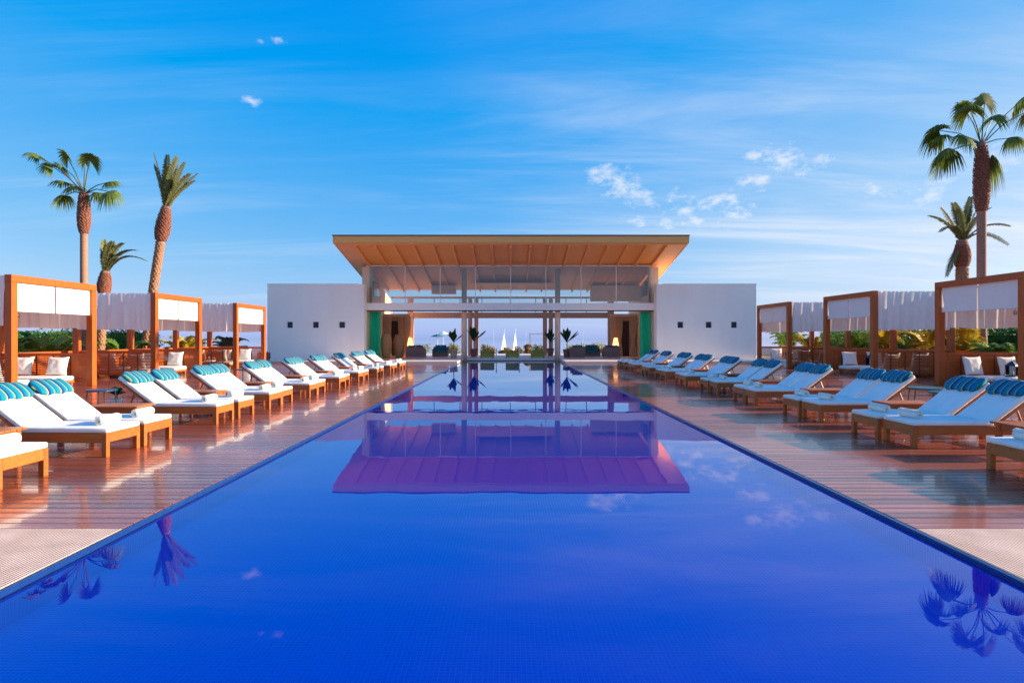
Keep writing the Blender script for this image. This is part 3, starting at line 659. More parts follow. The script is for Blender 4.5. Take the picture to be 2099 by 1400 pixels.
# ------------------------------------------------------------------ sun loungers
LW, LH = 0.70, 0.325
def lounger_proto():
    t = thing('sun_lounger', None, None)
    hx = -1.17; ln = -1.98
    for y in (-1, 1): MB().span((ln, y * (LW / 2) - (.035 if y > 0 else 0), .195), (-.07, y * (LW / 2) + (.035 if y < 0 else 0), LH)).build('side_rail', teak, t, bevel=.004)
    MB().span((-.035, -LW / 2 + .072, .195), (-.002, LW / 2 - .072, LH)).build('foot_rail', teak, t, bevel=.004)
    MB().span((ln + .002, -LW / 2 + .037, .195), (ln + .035, LW / 2 - .037, LH)).build('head_rail', teak, t, bevel=.004)
    leg = MB().span((-.035, -.035, 0), (.035, .035, LH - .001)).mesh('leg', teak, bevel=.005)
    for x in (-.036, ln + .25):
        for y in (-1, 1): link('leg', leg, t, (x, y * (LW / 2 - (.0345 if x > -.1 else .072)), 0))
    mb = MB()
    for i in range(9): mb.span((-.12 - i * .12 - .035, -LW / 2 + .036, LH - .028), (-.12 - i * .12 + .035, LW / 2 - .036, LH - .004))
    tag(mb.build('seat_slats', teak, t), kind='stuff')
    me = soft_box('seat_cushion', cushion, (1.17, LW - .01, .07), .022, .008, nseg=3); link('seat_cushion', me, t, (hx / 2 + .002, 0, LH))
    # raised back
    an = R(37); bl = 0.86
    def place(o): o.parent = t; o.location = (hx, 0, LH - .01); o.rotation_euler = (0, an, 0); return o
    for y in (-1, 1): place(MB().span((-bl, y * (LW / 2 - .055) - .018, -.03), (0, y * (LW / 2 - .055) + .018, .006)).build('back_rail', teak))
    sl = MB()
    for i in range(7): sl.span((-bl + .02 + i * .118, -LW / 2 + .03, .0065), (-bl + .09 + i * .118, LW / 2 - .03, .022))
    tag(place(sl.build('back_slats', teak)), kind='stuff')
    me = soft_box('back_cushion', cushion, (bl, LW - .02, .075), .024, .012, nseg=3)
    o = link('back_cushion', me); place(o); M_ = Matrix.Rotation(an, 3, 'Y'); o.location = Vector((hx, 0, LH - .01)) + M_ @ Vector((-bl / 2 + .015, 0, .024))
    # striped pillow folded over the head end
    hp = MB(); k = 18
    def pf(u, v):
        y = (u * 2 - 1); r = .062 * (max(0, 1 - abs(y) ** 7) ** .4); a = v * 2 * math.pi
        lump = 1 + .06 * math.sin(y * 9) + .05 * mnoise.noise(Vector((y * 3, math.cos(a), math.sin(a))))
        return (math.copysign(abs(math.cos(a)) ** .8, math.cos(a)) * r * 2.7 * lump, y * (LW / 2 + .004), math.sin(a) * r * lump * .95)
    hp.grid(pf, 28, 18)
    o = hp.build('head_pillow', striped, None, smooth=True); place(o); o.location = Vector((hx, 0, LH - .01)) + M_ @ Vector((-bl + .145, 0, .135))
    # prop that holds the back up
    for y in (-1, 1): MB().tube([(hx - .52, y * .22, LH - .03), (hx - .40, y * .22, LH + .27)], .014, 6).build('back_prop', teak, t)
    return t
proto = lounger_proto(); pk = kids(proto)
twp = MB(); prof = []
tn = 46
for i in range(tn):
    a = i / (tn - 1) * 2 * math.pi * 3.4; prof.append((.012 + .0485 * i / (tn - 1), a))
def tfn(u, v):
    i = min(tn - 1, int(round(u * (tn - 1)))); r, a = prof[i]; return (r * math.cos(a), (v - .5) * .40 + .006 * math.sin(i * .35), r * math.sin(a))
twp.grid(tfn, tn - 1, 4)
tme = twp.mesh('rolled_towel', towel_m, smooth=True)
bm = bmesh.new(); bm.from_mesh(tme); bmesh.ops.solidify(bm, geom=bm.faces[:], thickness=.010); bm.to_mesh(tme); bm.free()
tme.polygons.foreach_set('use_smooth', [True] * len(tme.polygons))
# side table: slatted teak top on four legs
def table_proto():
    t = thing('side_table', None, None)
    mb = MB()
    for i in range(6): mb.span((-.44, -.27 + i * .091, .42), (.44, -.27 + i * .091 + .084, .45))
    mb.build('table_top', teak, t, bevel=.004)
    leg = MB().span((-.028, -.028, 0), (.028, .028, .4195)).mesh('leg', teak, bevel=.004)
    for a in (-.36, .36):
        for b2 in (-.20, .20): link('leg', leg, t, (a, b2, 0))
    for b2 in (-.20, .20): MB().span((-.33, b2 - .012, .33), (.33, b2 + .012, .418)).build('apron', teak, t)
    for a in (-.36, .36): MB().span((a - .012, -.17, .33), (a + .012, .17, .418)).build('apron', teak, t)
    return t
tproto = table_proto(); tk = kids(tproto)
LEFT = [5.40, 7.95, 10.96, 13.36, 15.97, 18.66, 21.3, 24.0, 26.65, 29.25]
RIGHT = [5.82, 8.59, 11.2, 14.0, 16.75, 19.5, 22.2, 24.95, 27.7, 30.5]
first = True; tfirst = True
for row, starts, xf, rz, adj in (('sunlit', LEFT, -5.39, 0.0, 1), ('shaded', RIGHT, 5.78, math.pi, -1)):
    n = len(starts) * 2; idx = 0
    for pi, y0 in enumerate(starts):
        gap = .12 if row == 'sunlit' else .05
        for k in range(2):
            yy = y0 + LW / 2 + k * (LW + gap); order = ORD[n - 1 - idx]
            if first: t = proto; first = False
            else: t = copy_tree(proto, None, pk)
            dx_ = random.uniform(-.05, .05)
            t.location = (xf + dx_, yy, 0); t.rotation_euler = (0, 0, rz + random.uniform(-.025, .025))
            tag(t, '%s white-cushioned teak lounger, %s counted from the pavilion in its row' % (row, order), 'sun lounger', row + ' row of sun loungers')
            if not (row == 'sunlit' and pi == 0 and k == 0):
                tw = link('rolled_towel', tme, None, (xf + dx_ - adj * random.uniform(.20, .30), yy + random.uniform(-.05, .05), LH + .070 + .064), random.uniform(-.10, .10))
                tag(tw, 'rolled pale towel on %s lounger, %s counted from the pavilion' % (row, order), 'towel', 'rolled towels on the loungers')
            idx += 1
    for i in range(len(starts)):
        ye = starts[i] + 2 * LW + .12; yn = starts[i + 1] if i + 1 < len(starts) else ye + .9
        if tfirst: t = tproto; tfirst = False
        else: t = copy_tree(tproto, None, tk)
        t.location = (xf - adj * 1.28, (ye + yn) / 2, 0); t.rotation_euler = (0, 0, rz + random.uniform(-.02, .02))
        tag(t, 'low slatted teak side table between %s loungers, %s counted from the pavilion' % (row, ORD[len(starts) - 1 - i]), 'side table', 'teak tables between the loungers')
    # one more table before the first pair
    if row == 'sunlit':
        t = copy_tree(tproto, None, tk); t.location = (xf - 1.28, (6.95 + 7.95) / 2 - .0, 0) if False else (xf - 1.28, 4.9 - .1, 0)
        tag(t, 'low slatted teak side table between %s loungers, eleventh counted from the pavilion' % row, 'side table', 'teak tables between the loungers')

# small round metal tables on the deck in front of the cabanas
def metal_table(x, y, m, lab, h=.47, r=.30):
    t = thing('round_table', lab, 'table', (x, y, 0), group='small metal tables')
    MB().lathe([(r * .3, h - .03), (r, h - .025), (r, h), (r * .97, h + .012), (.01, h + .012)], 28).build('table_top', m, t, smooth=False)
    for i in range(4):
        a = i * math.pi / 2 + .4
        MB().tube([(r * .85 * math.cos(a), r * .85 * math.sin(a), h - .02), (r * .95 * math.cos(a), r * .95 * math.sin(a), 0)], .012, 6).build('leg', iron, t)
metal_table(-8.85, 12.9, navy, 'small dark navy metal table on deck in the sunlit row')
metal_table(-9.6, 21.4, navy, 'small dark metal table beside sunlit cabana next to white wing')
metal_table(9.05, 12.3, tealmetal, 'small round teal metal table nearer the shaded loungers', r=.36)
metal_table(9.35, 13.4, tealmetal, 'larger round teal metal table nearer the shaded cabanas', r=.44)

# ------------------------------------------------------------------ plants
def fan_leaf(base, tip, r, seed, droop=.5, m=leaf_fan, dry=False):
    """petiole plus a fan of folded segments; returns MB for the blade and the stalk"""
    rs = random.Random(seed); b = Vector(base); c = Vector(tip); d = (c - b)
    mid = (b + c) / 2 + Vector((0, 0, .10 * d.length))
    st = MB().tube([b, b.lerp(mid, .5) + Vector((0, 0, .03)), mid, c], [.030, .024, .02, .016], 5)
    dn = (c - mid).normalized(); sd = dn.cross(Vector((0, 0, 1)))
    if sd.length < .2: sd = Vector((1, 0, 0))
    sd.normalize(); up = sd.cross(dn).normalized()
    # fan plane rolled a little, so that fans show both faces and edges
    rl = Matrix.Rotation(rs.uniform(-.7, .7), 3, dn); sd = rl @ sd; up = rl @ up
    mb = MB(); K = 40
    for i in range(K):
        a = R(-128 + 256 * i / (K - 1)) + rs.uniform(-.03, .03)
        dr = (dn * math.cos(a) + sd * math.sin(a)).normalized()
        side = (dr.cross(up)).normalized()
        ln = r * (0.80 + .25 * math.cos(a * .6)) * rs.uniform(.88, 1.1)
        prev = None; wv = [.015, .034, .024, .003]
        for j, (q, wd) in enumerate(zip((0.0, .38, .68, 1.0), wv)):
            sag = droop * ln * max(0, q - .25) ** 2 * 1.6
            o = c + dr * ln * q * (1 - .12 * q * droop) + Vector((0, 0, -sag)) - up * .04 * q
            wd = wd * r / .6
            l_, r_ = o - side * wd + up * .012 * (1 - q), o + side * wd + up * .012 * (1 - q)
            k = len(mb.v); mb.v += [tuple(l_), tuple(r_)]
            if prev is not None: mb.f.append((prev, prev + 1, k + 1, k))
            prev = k
    return mb, st
def feather(base, tip, ctrl, seed, leaf=.42, w0=.026, n=38, vee=.55, droop=.25):
    """pinnate frond along a quadratic curve"""
    rs = random.Random(seed); b, c, t_ = Vector(base), Vector(ctrl), Vector(tip)
    P_ = lambda q: b * (1 - q) ** 2 + c * 2 * q * (1 - q) + t_ * q * q
    mb = MB(); path = [P_(i / 8) for i in range(9)]
    st = MB().tube(path, [.028 * (1 - .8 * i / 8) for i in range(9)], 5)
    for i in range(n):
        q = .10 + .9 * i / (n - 1); o = P_(q); dn = (P_(min(1, q + .02)) - P_(max(0, q - .02))).normalized()
        s = dn.cross(Vector((0, 0, 1)))
        if s.length < .1: s = Vector((1, 0, 0))
        s.normalize(); up = s.cross(dn)
        ln = leaf * (math.sin(math.pi * (.12 + .80 * q)) ** .7) * rs.uniform(.85, 1.1)
        for sg in (-1, 1):
            dr = (s * sg * .75 + dn * .75 + up * vee * rs.uniform(.6, 1.2)).normalized()
            e = o + dr * ln + Vector((0, 0, -droop * ln)); m_ = o + dr * ln * .5
            pw = dn * w0
            k = len(mb.v); mb.v += [tuple(o - pw * .5), tuple(o + pw * .5), tuple(m_ + pw), tuple(m_ - pw), tuple(e)]
            mb.f += [(k, k + 1, k + 2, k + 3), (k + 3, k + 2, k + 4)]
    return mb, st
def scaly(path, rad, rows, per, m, name, parent, size=.10, flare=.5, seed=0):
    """overlapping cut leaf bases around a stem"""
    rs = random.Random(seed); path = [Vector(p) for p in path]; mb = MB(); K = len(path) - 1
    for i in range(rows):
        q = i / rows * K; k = min(K - 1, int(q)); u = q - k; o = path[k].lerp(path[k + 1], u); r = rad[k] * (1 - u) + rad[k + 1] * u
        dn = (path[k + 1] - path[k]).normalized()
        for j in range(per):
            a = 2 * math.pi * (j + .5 * (i % 2)) / per + rs.uniform(-.08, .08)
            n_ = Vector((math.cos(a), math.sin(a), 0)); n_ = (n_ - dn * n_.dot(dn)).normalized(); s = dn.cross(n_)
            wd = 2 * math.pi * r / per * .55; h = size * rs.uniform(.75, 1.3)
            b = o + n_ * (r - .02); e = o + n_ * (r + h * flare) + dn * h
            kk = len(mb.v); mb.v += [tuple(v) for v in (b - s * wd, b + s * wd, e + s * wd * .6, e - s * wd * .6, b - s * wd - dn * .01 + n_ * .0, (e + b) / 2 + n_ * .03)]
            mb.f += [(kk, kk + 1, kk + 5), (kk + 1, kk + 2, kk + 5), (kk + 2, kk + 3, kk + 5), (kk + 3, kk, kk + 5)]
    return tag(mb.build(name, m, parent), kind='stuff')
def palm_fan(x, y, zc, r0, r1, skirt, fans, fr, lab, scale, seed, lean=0.0, scar=False):
    t = thing('fan_palm', lab, 'palm tree', (x, y, -.35)); zt = zc + .35
    n = 12; path = [(lean * (1 - i / n) ** 1.5 * 1.0 - lean, .0, zt * i / n) for i in range(n + 1)]
    path = [(p[0] + lean, p[1], p[2]) for p in path]
    MB().tube(path, [r0 * 1.25 - (r0 * 1.25 - r1) * min(1, i / 3) if i < 3 else r1 for i in range(n + 1)], 14).build('trunk', trunk_grey, t, smooth=True)
    s0, s1, sr = skirt; k = 7
    sp = [(0, 0, s0 + .35 + (s1 - s0) * i / k) for i in range(k + 1)]
    rd = [sr * f for f in (.66, .90, .97, .97, .93, .86, .74, .58)]
    sh = MB().tube(sp, [q * .93 for q in rd], 14).build('leaf_base_sheath', sheath, t, smooth=True)
    scaly(sp, rd, 26, 13, sheath, 'leaf_stubs', sh, size=.11, flare=.30, seed=seed)
    for i, (dx, dz, dy, dr) in enumerate(fans):
        c = (dx * scale, dy, zt + dz * scale)
        bl, st = fan_leaf((0, 0, zt - .15), c, fr * 1.04 * random.uniform(.9, 1.1), seed * 31 + i, dr)
        f = bl.build('frond', leaf_fan, t); st.build('stalk', leaf_date, f)
    return t
# offsets as (right, up, depth, droop) of every fan centre from the crown
def off(lst, cx, cy, k, sd):
    rs = random.Random(sd); o = []
    lst = list(lst) + [(cx + (a - cx) * rs.uniform(.75, 1.0) + rs.uniform(-35, 35), cy + (b - cy) * rs.uniform(.7, .95) + rs.uniform(-25, 25), dr) for (a, b, dr) in lst[:2]]
    for (a, b, dr) in lst: o.append(((a - cx) / k, (cy - b) / k, rs.uniform(-.7, .7), dr))
    return o
Y1 = 26.0; kk = F / Y1 * 4.375
palm_fan(X(172, Y1), Y1, Z(392, Y1), .17, .145, (Z(480, Y1), Z(398, Y1), .235),
         off([(330, 190, .5), (400, 345, .6), (350, 455, .9), (545, 175, .4), (625, 185, .3), (715, 185, .5), (830, 355, .6), (725, 450, .8), (935, 480, .9), (265, 150, .5)], 610, 440, kk, 5), .60,
         'slim fan palm with red-brown shaggy neck behind the sunlit cabanas', 1.0, 2)
kk = F / Y1 * 3.335
palm_fan(X(2012, Y1), Y1, Z(292, Y1), .22, .18, (Z(434, Y1), Z(300, Y1), .30),
         off([(215, 290, .8), (265, 440, 1.0), (345, 195, .8), (375, 345, .9), (425, 140, .5), (512, 110, .5), (615, 200, .8), (685, 140, .7), (775, 180, .8), (635, 375, .9), (560, 490, 1.2), (455, 110, .5)], 500, 375, kk, 9), .78,
         'tall fan palm with dark shaggy neck rising behind the shaded cabanas', 1.0, 4)
def palm_date(x0, x1, y, zb, zt, r, bulge, fronds, lab, seed, leaf=.42, m=leaf_date, nl=38, vee=.5):
    """trunk from (x0) at the ground to (x1) at the crown; fronds are (dx,dz,dy,arch) tips"""
    t = thing('date_palm', lab, 'palm tree', (x0, y, -.35)); n = 14; H = zt + .35; dx = x1 - x0
    path = [(dx * (i / n) ** 1.25, 0, H * i / n) for i in range(n + 1)]
    tr = MB().tube(path, [r * (1.15 if i < 2 else 1.0) for i in range(n + 1)], 14).build('trunk', trunk_grey, t, smooth=True)
    b0, b1, br = bulge
    q0, q1 = (b0 + .35) / H, (b1 + .35) / H
    scaly([p for p in path if p[2] <= b0 + .6], [r * .99] * n, int((b0 + .5) / .13), 9, trunk_scar, 'leaf_scars', tr, size=.14, flare=.22, seed=seed)
    k = 7; sp = []
    for i in range(k + 1):
        q = q0 + (q1 - q0) * i / k; sp.append((dx * q ** 1.25, 0, H * q))
    rd = [br * f for f in (.72, .90, .96, .95, .88, .78, .62, .42)]
    sh = MB().tube(sp, [q * .93 for q in rd], 14).build('leaf_base_sheath', sheath, t, smooth=True)
    scaly(sp, rd, 20, 12, sheath, 'leaf_stubs', sh, size=.11, flare=.30, seed=seed + 1)
    for i, (fx, fz, fy, arch) in enumerate(fronds):
        b = Vector((dx, 0, H - .25)); e = Vector((dx + fx, fy, H + fz)); c = (b + e) / 2 + Vector((-.15 * fx, 0, arch))
        bl, st = feather(b, e, c, seed * 17 + i, leaf, n=nl, vee=vee)
        f = bl.build('frond', m, t); st.build('stalk', leaf_dry, f)
    return t
Y2 = 30.0; k2 = F / Y2 * 4.375
def fr(lst, cx, cy, k, sd, dy=.5):
    rs = random.Random(sd); return [((a - cx) / k, (cy - b) / k, rs.uniform(-dy, dy), ar) for (a, b, ar) in lst]
palm_date(X(294, Y2), X(341, Y2), Y2, 0, Z(424, Y2), .19, (Z(494, Y2), Z(424, Y2), .34),
          fr([(1278, 110, .0), (1300, 230, .05), (1386, 125, .05), (1420, 250, .05), (1505, 160, .1), (1535, 190, .1), (1590, 260, .15), (1575, 330, .2), (1470, 240, .1), (1600, 300, .2)], 1360, 575, k2, 4, .6),
          'leaning date palm with diamond-scarred trunk and upright brush of fronds', 11, leaf=.42, vee=.25, nl=64)
Y3 = 28.0; k3 = F / Y3 * 4.375
palm_date(X(203, Y3), X(216, Y3), Y3, 0, Z(556, Y3), .17, (Z(605, Y3), Z(558, Y3), .28),
          fr([(760, 885, .1), (850, 915, .15), (895, 935, .1), (1000, 930, .5), (940, 925, .3), (1160, 1075, 1.0), (1095, 985, .7), (820, 960, .1)], 815, 1170, k3, 6, .5),
          'short date palm with round scaly neck beside the fan palm', 12, leaf=.34, vee=.3, nl=60)
Y5 = 29.0; k5 = F / Y5 * 3.335
palm_date(X(1972, Y5), X(1972, Y5), Y5, 0, Z(492, Y5), .25, (Z(548, Y5), Z(496, Y5), .35),
          fr([(375, 775, .0), (325, 800, .1), (240, 820, .3), (195, 870, .5), (140, 1010, 1.0), (450, 810, .1), (600, 895, .5), (630, 965, .8), (720, 1070, 1.1), (265, 1290, .6), (430, 850, .1), (560, 830, .4)], 375, 1045, k5, 8, 1.0),
          'short feathery date palm beside the tall fan palm', 13, leaf=.42, vee=.2, nl=60)

# clipped hedges
def hedge(x0, x1, y0, y1, z1, lab, seed, n=15000):
    rs = random.Random(seed); t = thing('hedge', lab, 'hedge', ((x0 + x1) / 2, y0, -.35)); cx = (x0 + x1) / 2; H = z1 + .35
    MB().span((x0 + .25 - cx, .25, 0), (x1 - .25 - cx, y1 - y0 - .25, H - .25)).build('branches', leaf_hedge, t)
    mb = MB()
    for _ in range(n):
        f = rs.random()
        y = rs.uniform(0, y1 - y0)
        if f < .55: x = (x0 - cx if x0 > 0 else x1 - cx) + rs.uniform(-.02, .28) * (1 if x0 > 0 else -1); z = rs.uniform(.3, H)
        elif f < .9: x = rs.uniform(x0 - cx, x1 - cx); z = H - rs.uniform(-.08, .25) + .06 * math.sin(y * 2.1 + seed)
        else: x = rs.uniform(x0 - cx, x1 - cx); y = rs.choice((rs.uniform(0, .25), y1 - y0 - rs.uniform(0, .25))); z = rs.uniform(.3, H)
        o = Vector((x, y, z)); s = rs.uniform(.05, .10)
        a = Vector((rs.gauss(0, 1), rs.gauss(0, 1), rs.gauss(0, 1))).normalized(); b = a.orthogonal().normalized(); b = Matrix.Rotation(rs.uniform(0, 6.28), 3, a) @ b; c = a.cross(b)
        k = len(mb.v); mb.v += [tuple(o - b * s), tuple(o + c * s * .5), tuple(o + b * s), tuple(o - c * s * .5)]; mb.f.append((k, k + 1, k + 2, k + 3))
    tag(mb.build('foliage', leaf_hedge, t), kind='stuff')
hedge(-25.5, -24.0, 16, 40, 1.80, 'dark green clipped hedge beyond the sunlit cabanas', 3, 20000)
hedge(22.8, 24.3, 14, 44, 1.98, 'dark green clipped hedge beyond the shaded cabanas', 4, 24000)

# arching young palms and leafy shrubs behind the fences
def young_palm(x, y, h, spread, m, lab, seed, n=11, lean=(0, 0)):
    rs = random.Random(seed); t = thing('young_palm', lab, 'palm shrub', (x, y, -.35), group='young palms behind the fences')
    MB().tube([(0, 0, 0), (.02, 0, .35)], [.10, .07], 8).build('stem', sheath, t)
    for i in range(n):
        a = 2 * math.pi * i / n + rs.uniform(-.3, .3); r = spread * rs.uniform(.55, 1.1); zz = (h + .35) * rs.uniform(.55, 1.0)
        e = Vector((math.cos(a) * r + lean[0], math.sin(a) * r + lean[1], zz)); c = Vector((math.cos(a) * r * .35 + lean[0] * .3, math.sin(a) * r * .35 + lean[1] * .3, zz * 1.15))
        bl, st = feather((0, 0, .3), e, c, seed * 13 + i, leaf=.62, n=34, w0=.040, vee=.2, droop=.35)
        f = bl.build('frond', m, t); st.build('stalk', leaf_yel, f)
def shrub(x, y, r, h, m, lab, seed, n=3200, m2=None, frac=.25, base=-.35, name='shrub', grp='leafy shrubs', ls=.06):
    rs = random.Random(seed); t = thing(name, lab, 'shrub', (x, y, base), group=grp)
    st = MB()
    for i in range(5):
        a = i * 1.26 + .3; st.tube([(0, 0, 0), (r * .3 * math.cos(a), r * .3 * math.sin(a), h * .5), (r * .6 * math.cos(a), r * .6 * math.sin(a), h * .8)], [.03, .02, .008], 5)
    st.build('stems', trunk_grey, t)
    cl_ = [(rs.uniform(-.6, .6) * r, rs.uniform(-.6, .6) * r, h * rs.uniform(.35, .85), r * rs.uniform(.25, .5)) for _ in range(16)]
    A = MB(); B = MB()
    for i in range(n):
        cx, cy, cz, cr = rs.choice(cl_); d = Vector((rs.gauss(0, 1), rs.gauss(0, 1), rs.gauss(0, 1))).normalized() * cr * rs.uniform(.6, 1.05)
        o = Vector((cx, cy, cz)) + d; o.z = max(.05, o.z); s = ls * rs.uniform(.7, 1.4)
        a = (d.normalized() + Vector((rs.gauss(0, .6), rs.gauss(0, .6), rs.gauss(0, .6) + .3))).normalized(); b = a.orthogonal().normalized(); b = Matrix.Rotation(rs.uniform(0, 6.28), 3, a) @ b; c = a.cross(b)
        T = B if (m2 and rs.random() < frac and o.z > h * .4) else A
        k = len(T.v); T.v += [tuple(o - b * s), tuple(o + c * s * .45), tuple(o + b * s), tuple(o - c * s * .45)]; T.f.append((k, k + 1, k + 2, k + 3))
    tag(A.build('foliage', m, t), kind='stuff')
    if m2: tag(B.build('flowers', m2, t), kind='stuff')
yp = [(-19.2, 24.6, 1.25, 1.2, leaf_yel, 'yellow young palm with drooping fronds beside the tall leafy hedge shrub', (0.2, 0)),
      (-18.9, 29.0, 1.25, 1.2, leaf_grn, 'green young palm arching behind fence between two sunlit cabanas', (0, 0)),
      (-19.2, 35.0, 1.45, 1.4, leaf_yel, 'large yellow young palm behind sunlit cabana next to the white wing', (0.2, 0)),
      (-18.4, 39.0, 1.30, 1.0, leaf_dry, 'dry brown young palm at the wing end of the sunlit fence', (0, 0)),
      (19.6, 25.6, 1.9, 1.0, leaf_yel, 'tall yellow young palm behind shaded cabana farthest from pavilion', (-.5, .2)),
      (19.4, 27.6, 1.75, .8, leaf_yel, 'yellow upright young palm behind fence beside the middle shaded cabana', (-.3, 0)),
      (19.3, 30.5, 1.95, .8, leaf_yel, 'tall yellow-green young palm behind the middle shaded cabana', (0, 0)),
      (19.3, 23.2, 1.0, 1.3, leaf_grn, 'low green young palm behind shaded cabana farthest from pavilion', (0, 0)),
      (19.6, 33.6, 1.5, 1.2, leaf_grn, 'green young palm behind the middle shaded cabana', (0, 0)),
      (19.4, 38.2, 1.45, 1.4, leaf_yel, 'yellow-green arching young palm behind shaded cabana next to wing', (0, 0)),
      (19.8, 42.5, 1.75, 1.3, leaf_grn, 'green young palm at the wing end of the shaded fence', (0, 0))]
for i, (x, y, h, s_, m_, lab, ln_) in enumerate(yp): young_palm(x, y, h + .30, s_ * 1.15, m_, lab, 40 + i, n=14, lean=ln_)
shrub(-20.6, 23.3, 1.50, 2.40, leaf_grn, 'bushy olive green shrub behind sunlit cabana farthest from the pavilion', 61, m2=leaf_dry, frac=.3)
shrub(-20.2, 27.2, 1.5, 2.35, leaf_grn, 'leafy bright green shrub beyond the fence beside leaning palm', 62)
shrub(-20.3, 32.0, 1.50, 2.45, leaf_grn, 'round green shrub behind the middle sunlit cabana', 63)
shrub(20.9, 36.5, 1.65, 2.45, leaf_grn, 'round bright green shrub between two shaded cabanas', 64)
shrub(20.6, 32.2, 1.5, 2.4, leaf_grn, 'leafy green shrub behind the middle shaded cabana', 65)
shrub(20.8, 21.4, 1.80, 2.55, leaf_grn, 'bright green feathery shrub beside hedge behind shaded cabana', 66)
shrub(-14.9, 36.0, .45, .75, leaf_grn, 'small purple flowering bush at foot of the white wing', 67, n=700, m2=flower_p, frac=.5, base=0.0)

# potted plants
def potted(x, y, z, lab, pot_h, pot_r, h, seed, leaf='big', potmat=potm, grp='potted plants'):
    t = thing('potted_plant', lab, 'potted plant', (x, y, z), group=grp); rs = random.Random(seed)
    MB().lathe([(pot_r * .68, 0), (pot_r * .72, .02), (pot_r, pot_h - .05), (pot_r * 1.06, pot_h - .045), (pot_r * 1.06, pot_h), (pot_r * .92, pot_h), (pot_r * .9, pot_h - .05), (.01, pot_h - .05)], 24).build('pot', potmat, t, smooth=False)
    MB().tube([(0, 0, pot_h - .06), (.02, 0, pot_h + (h - pot_h) * .45)], [.035, .025], 7).build('stem', trunk_grey, t)
    z0 = pot_h + (h - pot_h) * .30
    for i in range(12):
        a = i * 2.4 + rs.uniform(-.2, .2); sp = (.12 + .75 * (i % 3) / 2) * (h - pot_h) * .62; e = Vector((math.cos(a) * sp, math.sin(a) * sp, h * (rs.uniform(.88, 1.0) - .12 * (i % 3) / 2))); b = Vector((0, 0, z0))
        mb = MB(); d = e - b; s = d.cross(Vector((0, 0, 1))); s = (s if s.length > .05 else Vector((1, 0, 0))).normalized(); s = (s + Vector((math.sin(a), .2, 0)) * .3).normalized()
        prev = None
        for q, wd in ((0, .01), (.2, .03), (.42, .09), (.65, .12), (.85, .08), (1.0, .005)):
            o = b + d * q + Vector((0, 0, -.06 * q * q)) ; cr = d.cross(s).normalized() * .03
            k = len(mb.v); mb.v += [tuple(o - s * wd + cr), tuple(o), tuple(o + s * wd + cr)]
            if prev is not None: mb.f += [(prev, prev + 1, k + 1, k), (prev + 1, prev + 2, k + 2, k + 1)]
            prev = k
        mb.build('leaf', leaf_pot, t, smooth=True)
potted(X(930, 43.2), 43.2, TS, 'paddle-leaved plant in pale tapered pot left of the pavilion column pair', .68, .30, 2.25, 1)
potted(X(971, 45.5), 45.5, TS, 'paddle-leaved plant in dark pot in front of twin timber columns', .62, .30, 2.55, 2, potmat=wicker_d)
potted(X(1128, 47.5), 47.5, TS, 'paddle-leaved plant partly hidden behind twin timber columns by lit post', .62, .30, 2.3, 3, potmat=wicker_d)
potted(X(1162, 44.0), 44.0, TS, 'paddle-leaved plant beside brown wicker sofa with teal cushions', .60, .30, 2.35, 4, potmat=wicker_d)
potted(-9.0, 13.6, 0, 'low green plant in small pot beside the navy metal table', .20, .14, .55, 5, potmat=linen)

# ------------------------------------------------------------------ pavilion furniture
def sofa(x, y, wd, cushm, lab, rz=0):
    t = thing('wicker_sofa', lab, 'sofa', (x, y, TS), rz, group='wicker sofas in the pavilion')
    MB().span((-wd / 2, -.42, .05), (wd / 2, .42, .34)).build('base', wicker_d, t, bevel=.015)
    MB().span((-wd / 2, .30, .341), (wd / 2, .42, .78)).build('backrest', wicker_d, t, bevel=.015)
    for a in (-1, 1): MB().span((a * wd / 2 - (.12 if a > 0 else 0), -.42, .341), (a * wd / 2 + (.12 if a < 0 else 0), .298, .62)).build('armrest', wicker_d, t, bevel=.015)
    me = soft_box('seat_cushion', cushm, (wd - .26, .68, .15), .05, .02); link('seat_cushion', me, t, (0, -.06, .341))
    for i in range(2):
        o = link('back_cushion', pillow_mesh('back_cushion', cushm, (wd - .3) / 2, .46, .18, .05, i), t, (-(wd - .3) / 4 + i * (wd - .3) / 2, .18, .47)); o.rotation_euler[0] = R(-12)
sofa(X(853, 43.2), 43.2, 1.35, bluefab, 'wicker sofa turned to the sea beside tall wicker urns', math.pi)
sofa(X(903, 44.6), 44.6, 1.15, tealfab, 'teal cushioned wicker sofa beside pale tapered pot', 0)
sofa(X(1183, 43.3), 43.3, 1.05, tealfab, 'brown wicker sofa back turned to pool beside potted plant', math.pi)
sofa(X(1213, 45.4), 45.4, 1.25, tealfab, 'teal cushioned wicker sofa between two brown wicker sofas', 0)
sofa(X(1252, 43.4), 43.4, 1.25, bluefab, 'wicker sofa with blue cushions beside the drapes and orange lamp', math.pi)
for i, (p, wd) in enumerate(((999, 1.0), (1050, .95), (1102, 1.0))):
    t = thing('ottoman_bench', ['olive green box bench nearest the sunlit side of pool end', 'olive green box bench in the middle of the pool end', 'olive green box bench nearest the shaded side of pool end'][i], 'bench', (X(p, 43.0), 43.0, TS), group='olive benches at the pool end')
    MB().span((-wd / 2, -.3, .06), (wd / 2, .3, .36)).build('base', olive, t, bevel=.02, seg=2)
    link('cushion', soft_box('cushion', olive, (wd, .62, .18), .05, .02), t, (0, 0, .361))
    for a in (-1, 1):
        for b2 in (-1, 1): MB().span((a * wd * .42 - .03, b2 * .24 - .03, 0), (a * wd * .42 + .03, b2 * .24 + .03, .062)).build('foot', iron, t)
